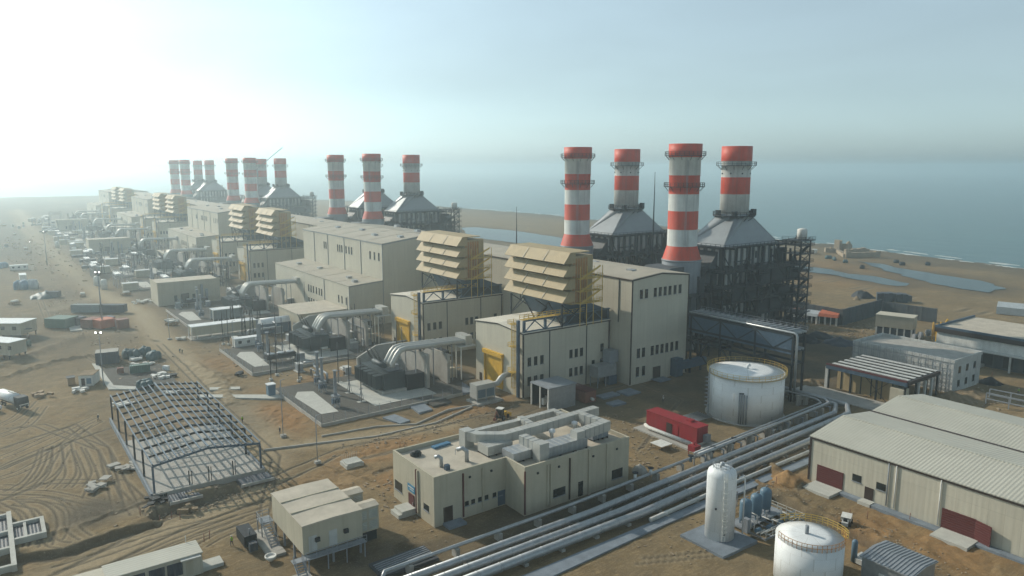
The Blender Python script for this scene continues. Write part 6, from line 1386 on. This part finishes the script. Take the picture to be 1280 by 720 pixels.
for k in range(7): W().box(x0+2.45,x0+2.6,y0+1.4+k*2.8,y0+1.65+k*2.8,-.3,5.2).build('pilaster','steel_dark',t)
for x in (x0+6,x0+9.5,x0+13): W().box(x,x+.7,y0-.5,y0-.05,-.3,5.4).build('pier','casing_light',t)
W().box(x0-.6,x0-.1,y1,y1+.8,-.3,6).build('pier','casing_light',t); W().box(x0-.7,x0+2.2,y0,y0+3.4,-.3,4.6).build('corner_room','plaster',t)
b = W(); b.bar((x0-.3,y0+4,0),(x0-.3,y0+10,5.5),.12); b.bar((x0-.3,y0+10,0),(x0-.3,y0+4,5.5),.12); b.build('bracing','steel_dark',t)
b = MB(); b.box(176,184,84,112,-.4,.14); struct(b.build('concrete_mat','concrete'))
# right hand pavilion
t = wthing('flat_roofed_pavilion','pale building at the right edge with a deep dark brown roof edge','building',244,83)
X0,X1,Y0,Y1 = 243,270,66,106; W().box(X0+2,X1,Y0,Y1-1,-.4,5).build('lower_wall','casing',t); W().box(X0+.6,X1,Y0,Y1,5.02,8.2).build('upper_wall','white_old',t); W().box(X0-1.6,X0+.55,Y0-1.5,Y1,4.7,5.0).build('canopy','casing_light',t)
W().box(X0,X1+.5,Y0-.5,Y1+.5,8.22,9.6).build('roof_edge','trim_brown',t); W().box(X0+.6,X1,Y0,Y1,9.62,9.72).build('roof','roof_flat',t); b = W(); b.box(X0,X0+.5,Y0-.5,Y1+.5,9.62,10.3); b.box(X0+.52,X1+.5,Y1,Y1+.5,9.62,10.3); b.build('parapet','steel_blue',t)
for k in range(7): W().box(X0+1.9,X0+2.05,Y0+2+k*5.5,Y0+4.6+k*5.5,.3,3.6).build('window','glass',t)
for k in range(5): W().box(X0-1.3,X0-.9,Y0+k*9,Y0+.5+k*9,-.2,4.7).build('column','casing_light',t)
W().box(X0-4,X0+1.9,92,105,-.3,.5).build('terrace','concrete_light',t)
tent_ = edge((1245,392),(1284,396),8); t = thing('white_tent','long pale tent on the sand behind the pavilion','tent',tent_[0],tent_[2]); MB().prism([(-4,0),(4,0),(4,3),(0,4.6),(-4,3)],'x',-tent_[1]/2,tent_[1]/2).build('canvas','tent_grey',t); MB().boxc(-tent_[1]/2-.05,0,1.2,.1,2,2.4).build('doorway','steel_dark',t)
c,L,rz = edge((1099,376),(1136,378),6); t = thing('tarpaulin_stack','long stack under a dark blue tarpaulin on the sand beyond the wall','stack',c,rz); b = MB(); rj = random.Random(3)
for k in range(9): b.boxc(-L/2+k*L/8,rj.uniform(-1,1),1.6,L/7,5,rj.uniform(2.4,4.2),rj.uniform(-.2,.2))
b.build('tarpaulin','blue_wrap' if False else 'navy_cont',t)
mound('dark heap of scrap on the sand beside the tarpaulin stack',(1078,371),5,3.6,'steel_dark','scrap_pile','debris'); mound('small dark heap on the sand behind the wall corner',(1071,374),1.8,1.4,'soil','scrap_pile','debris')
# ruins on the beach
t = wthing('beach_ruin','crumbling mud brick walls and towers of a ruin on the beach','ruin',478,275)
def rw(pa,pb,h,th=2.2,name='wall',m='ruin'):
    a,b2 = G(*pa),G(*pb); b = W(); n = 7; rr_ = random.Random(int(pa[0]+h*3))
    for k in range(n):
        p = [a[i]+(b2[i]-a[i])*k/n for i in (0,1)]; q = [a[i]+(b2[i]-a[i])*(k+1)/n for i in (0,1)]; hh = h*rr_.uniform(.75,1.1); b.bar((*p,hh/2),(*q,hh/2),th,hh)
    b.build(name,m,t)
rw((1031,315),(1046,315),3.4,name='far_wall',m='rust_cont' if False else 'ruin'); rw((1056,322),(1099,321),3.6,m='ruin',name='sea_wall'); rw((1046,315),(1056,322),2.6,name='cross_wall'); rw((1056,318),(1085,317),4,name='inner_wall')
x,y = G(1047,314); W().prism([(x-2,0),(x+2,0),(x+1.7,8),(x+.3,7.2),(x-1.5,8.4)],'y',y-2,y+2).build('tower','ruin',t); x,y = G(1058,314); W().prism([(x-3,0),(x+3,0),(x+2.6,5),(x+.5,3.9),(x-2.5,5.6)],'y',y-2.5,y+2.5).build('gatehouse','ruin',t); x,y = G(1060,314); W().lathe(x,y,[(2.2,4.5),(1.4,6.2),(.2,7.4)],10).build('broken_dome','ruin',t); 
for i,(px,py) in enumerate(((1014,317),(1018,316))): x,y = G(px,py); o = MB().boxc(0,0,1.2,3.4,3,2.8,.4).build('mud_hut','white_old' if i else 'ruin'); o.location=(x,y,0); tag(o,['low brown hut beside the beach ruin','low pale hut beside the beach ruin'][i],'hut')
for i,(px,py) in enumerate(((1033,323),(1037,323),(1043,325),(1056,328),(1077,335),(1127,331),(1160,331),(1120,328))):
    x,y = G(px,py); rj = random.Random(i); b = MB(); [b.lathe(rj.uniform(-1,1),rj.uniform(-1,1),[(.9,-.2),(1.0,.8),(.5,1.8),(.02,2.2 if i<4 else 1.1)],7) for _ in range(3 if i<4 else 7)]
    o = b.build('boulder' if i>3 else 'dark_bush','steel_dark' if i>3 else 'teal_wrap'); o.location=(x,y,0); tag(o,'dark clump on the sand between the beach ruin and the lagoons' if i<5 else 'dark rocks on the wet sand near the surf','rocks' if i>4 else 'clump','dark clumps on the beach sand' if i<5 else 'rocks near the surf')
# railings and debris right of the warehouse
t = wthing('steel_barrier','pale steel frames lying between the warehouse and the pavilion','barrier',208,70); b = W(); b.rail([(*G(1232,505),0),(*G(1290,518),0)],3,.25,4); b.rail([(*G(1236,500),0),(*G(1290,511),0)],3,.25,4); b.build('frames','steel_grey',t)
for i,(px,py,m,r,lab) in enumerate(((1195,500,'soil',4,'dark spoil heap beside the scaffolded grey block'),(1215,496,'soil',5,'larger dark spoil heap behind the warehouse roof'),(1238,478,'steel_dark',2.6,'dark tangle of scrap in front of the pavilion'),(1015,480,'soil',3,'heap beside the half built steel hall'),(985,602,'soil',2.6,'orange brown clay heap at the warehouse corner'),(960,450,'steel_dark',3,'dark equipment heap under the pipe bridge'),(1025,420,'steel_dark',4,'dark scrap in front of the orange roofed shed'),(1050,428,'navy_cont',5,'dark machinery rows between pipe bridge and raised beige cabin'),(1010,425,'steel_dark',4,'dark machinery close to the boiler steelwork'),(770,590,'steel_dark',1.6,'dark scrap at the end of the service building'),(800,588,'concrete',1.4,'grey rubble between service building and valve box'))):
    mound(lab,(px,py),r*1.1,1.0 if 'clay' in lab else (1.9 if m=='soil' else 2.2),'clay' if 'clay' in lab else m)
# ------------------------------------------------------------------ people
def person(label, px, rz=0, vest='hivis', pose=0, h=1.76, trousers='navy'):
    x, y = G(*px); t = thing('person', label, 'person', (x,y,float(terrain_z(x,y))), rz, 'site workers on foot'); s = h/1.76; st = .16+.1*pose
    J = [(0,0,.95),(0,0,1.15),(0,0,1.40),(0,0,1.52),(0,.01,1.60),(0,.02,1.70),(-.10,0,.92),(-.11,st,.50),(-.11,st*.7,.08),(-.11,st*.7+.13,.04),(.10,0,.92),(.11,-st*.2,.50),(.11,-st*1.2,.08),(.11,-st*1.2+.13,.04),
         (-.19,0,1.43),(-.26,-.04,1.15),(-.25,.10,.90),(-.24,.14,.80),(.19,0,1.43),(.26,.04,1.15),(.25,.14,.93),(.24,.18,.83)]
    E_ = [(0,1),(1,2),(2,3),(3,4),(4,5),(0,6),(6,7),(7,8),(8,9),(0,10),(10,11),(11,12),(12,13),(2,14),(14,15),(15,16),(16,17),(2,18),(18,19),(19,20),(20,21)]
    rad = [.14,.13,.15,.055,.09,.08,.095,.065,.045,.04,.095,.065,.045,.04,.06,.045,.035,.04,.06,.045,.035,.04]
    me = bpy.data.meshes.new('body'); me.from_pydata([(a*s,b*s,c*s) for a,b,c in J],E_,[]); me.materials.append(M[trousers]); o = bpy.data.objects.new('body',me); COL.objects.link(o); o.parent = t
    md = o.modifiers.new('skin','SKIN'); sv = me.skin_vertices[0].data
    for i, r in enumerate(rad): sv[i].radius = (r*s,r*s)
    sv[0].use_root = True; sd = o.modifiers.new('sub','SUBSURF'); sd.levels = sd.render_levels = 1; o.name = 'body'
    MB().lathe(0,0,[(.17*s,.93*s),(.185*s,1.15*s),(.21*s,1.40*s),(.12*s,1.50*s)],14).build('vest',vest,t)
    MB().lathe(0,.02*s,[(.082*s,1.55*s),(.10*s,1.64*s),(.095*s,1.69*s)],12).build('face','skin',t); MB().lathe(0,.02*s,[(.125*s,1.69*s),(.12*s,1.76*s),(.08*s,1.82*s),(.01,1.85*s)],14).build('helmet','helmet',t)
person('person in a yellow green vest standing alone near the ribbed container office',(290,681),.6)
person('person walking on the road beside the steel frame',(303,527),2.2,'hivis',1,trousers='steel_dark')
person('person in dark clothes beside the thin pole at the road junction',(350,541),1,'navy')
person('person in green on the road near the beige gas skid',(225,441),.3,'teal_wrap'); person('second person in green on the road, a step toward the beige gas skid',(228,442),.9,'green_cont')
person('person standing by the open ground at the far corner of the steel frame',(123,525),1.9,'navy',1); person('person walking between the pavilion and the warehouse',(1273,492),.3,'hivis',1)
person('person bending toward the open pit beside the service building steps',(480,515),.3,'hivis') if False else None
person('person on the landing side of the office stairs at the left edge',(36,424),.3,'rust_cont')
person('person beside the spoil at the boiler side of the red container',(829,502),.3,'white_old')
for i,(px,py) in enumerate(((175,642),(199,645),(214,640),(225,648),(262,672),(255,676),(540,585),(548,588),(500,560),(505,562),(1137,650),(970,606),(1084,648),(1240,470),(1062,645))):
    x,y = G(px,py); o = MB().tube([(0,0,0),(.05,0,1.5)],.06,6).build('marker_post','rust_cont'); o.location=(x,y,float(terrain_z(x,y))); tag(o,'short rusty marker post pushed into the sand','post','rusty marker posts')
# ------------------------------------------------------------------ surf, haze, sky, sun, camera
for off, w, a, b_ in ((3,3.6,60,1500),(14,2.8,60,1100),(27,2.4,90,900)):
    mb = MB(); y = a; rr = random.Random(off)
    while y < b_:
        L = rr.uniform(8,45); n = 6; top = []; bot = []
        for k in range(n+1):
            yy = y+L*k/n; xx = float(shore_x(yy))+off-14+rr.uniform(-1.2,1.2); ww = w*math.sin(math.pi*(k+.4)/(n+.8))*rr.uniform(.5,1.4)
            top.append((xx-ww,yy)); bot.append((xx+ww,yy))
        mb.prism(top+bot[::-1], 'z', -1.65, -1.50); y += L+rr.uniform(3,40)
    tag(mb.build('surf', 'foam'), kind='structure')
hz = MB(); hz.box(-9500,9500,-2500,9500,-4.9,76); hz = hz.build('haze', 'foam'); hz['kind'] = 'stuff'
hm = bpy.data.materials.new('air'); hm.use_nodes = True; n = hm.node_tree.nodes; n.remove(n['Principled BSDF'])
pv = n.new('ShaderNodeVolumePrincipled'); pv.inputs['Color'].default_value = (*HAZE_COL,1); pv.inputs['Density'].default_value = HAZE_D; pv.inputs['Anisotropy'].default_value = HAZE_G
hm.node_tree.links.new(pv.outputs[0], n['Material Output'].inputs['Volume']); hz.data.materials.clear(); hz.data.materials.append(hm)
w = bpy.data.worlds.new('World'); S.world = w; w.use_nodes = True; n = w.node_tree.nodes; sk = n.new('ShaderNodeTexSky'); sk.sky_type = 'NISHITA'; sk.sun_disc = False
sk.sun_elevation = R(SUN_EL); sk.sun_rotation = R(SUN_AZ); sk.altitude = 0; sk.air_density = SKY[0]; sk.dust_density = SKY[1]; sk.ozone_density = SKY[2]
hs = n.new('ShaderNodeHueSaturation'); hs.inputs['Saturation'].default_value = SKY[4]; w.node_tree.links.new(sk.outputs[0], hs.inputs['Color'])
mu = n.new('ShaderNodeMix'); mu.data_type = 'RGBA'; mu.blend_type = 'MULTIPLY'; mu.inputs['Factor'].default_value = 1; mu.inputs['B'].default_value = (*SKY[5],1); w.node_tree.links.new(hs.outputs[0], mu.inputs['A'])
tcw = n.new('ShaderNodeTexCoord'); spw = n.new('ShaderNodeSeparateXYZ'); w.node_tree.links.new(tcw.outputs['Generated'], spw.inputs[0])   # the murk low over the sea
mw = n.new('ShaderNodeMapRange'); mw.interpolation_type = 'SMOOTHSTEP'; mw.inputs['From Min'].default_value = -.02; mw.inputs['From Max'].default_value = .14; w.node_tree.links.new(spw.outputs['Z'], mw.inputs['Value'])
mm = n.new('ShaderNodeMix'); mm.data_type = 'RGBA'; mm.inputs['A'].default_value = (*MURK,1); mm.inputs['B'].default_value = (1,1,1,1); w.node_tree.links.new(mw.outputs['Result'], mm.inputs['Factor'])
m2 = n.new('ShaderNodeMix'); m2.data_type = 'RGBA'; m2.blend_type = 'MULTIPLY'; m2.inputs['Factor'].default_value = 1; w.node_tree.links.new(mu.outputs['Result'], m2.inputs['A']); w.node_tree.links.new(mm.outputs['Result'], m2.inputs['B'])
cn = n.new('ShaderNodeTexNoise'); cn.inputs['Scale'].default_value = 2.2; cn.inputs['Detail'].default_value = 5; cn.inputs['Distortion'].default_value = .6; cm = n.new('ShaderNodeMapping'); cm.inputs['Scale'].default_value = (1,1,4.5)   # thin uneven veil of high cloud
w.node_tree.links.new(tcw.outputs['Generated'], cm.inputs[0]); w.node_tree.links.new(cm.outputs[0], cn.inputs['Vector'])
cr = n.new('ShaderNodeMapRange'); cr.inputs['From Min'].default_value = .3; cr.inputs['From Max'].default_value = .7; cr.inputs['To Min'].default_value = .95; cr.inputs['To Max'].default_value = 1.06; w.node_tree.links.new(cn.outputs['Fac'], cr.inputs['Value'])
cs = n.new('ShaderNodeVectorMath'); cs.operation = 'SCALE'; w.node_tree.links.new(m2.outputs['Result'], cs.inputs[0]); w.node_tree.links.new(cr.outputs['Result'], cs.inputs['Scale'])
w.node_tree.links.new(cs.outputs['Vector'], n['Background'].inputs[0]); n['Background'].inputs[1].default_value = SKY[3]
sl = bpy.data.lights.new('sun', 'SUN'); sl.energy = SUN_E; sl.angle = R(SUN_ANG); sl.color = (1,.91,.77); so = bpy.data.objects.new('sun', sl); COL.objects.link(so)
az, el = R(SUN_AZ), R(SUN_EL); D = Vector((math.sin(az)*math.cos(el), math.cos(az)*math.cos(el), math.sin(el)))   # towards the sun
so.rotation_euler = D.to_track_quat('Z','Y').to_euler(); so.location = (0,0,120)
cam = bpy.data.cameras.new('camera'); cam.sensor_width = 36; cam.lens = 36*920/1280; cam.clip_start = 1; cam.clip_end = 30000
co = bpy.data.objects.new('camera', cam); COL.objects.link(co); co.location = (0,0,CAMH); co.rotation_euler = (R(90)-PITCH, 0, -R(HEAD)); S.camera = co
for o in bpy.data.objects:
    if o.get('label') and not 4 <= len(o['label'].split()) <= 16: print('LABEL', len(o['label'].split()), o.name, o['label'])
S.view_settings.view_transform = 'Standard'; S.view_settings.look = 'None'; S.view_settings.exposure = EXPO; S.view_settings.gamma = 1; S.view_settings.use_curve_mapping = False
S.render.engine = 'CYCLES'; c = S.cycles; c.use_denoising = True; c.volume_bounces = VB; c.max_bounces = max(6,VB); c.diffuse_bounces = 3; c.glossy_bounces = 3; c.transparent_max_bounces = 6
c.use_adaptive_sampling = True; c.adaptive_threshold = .015
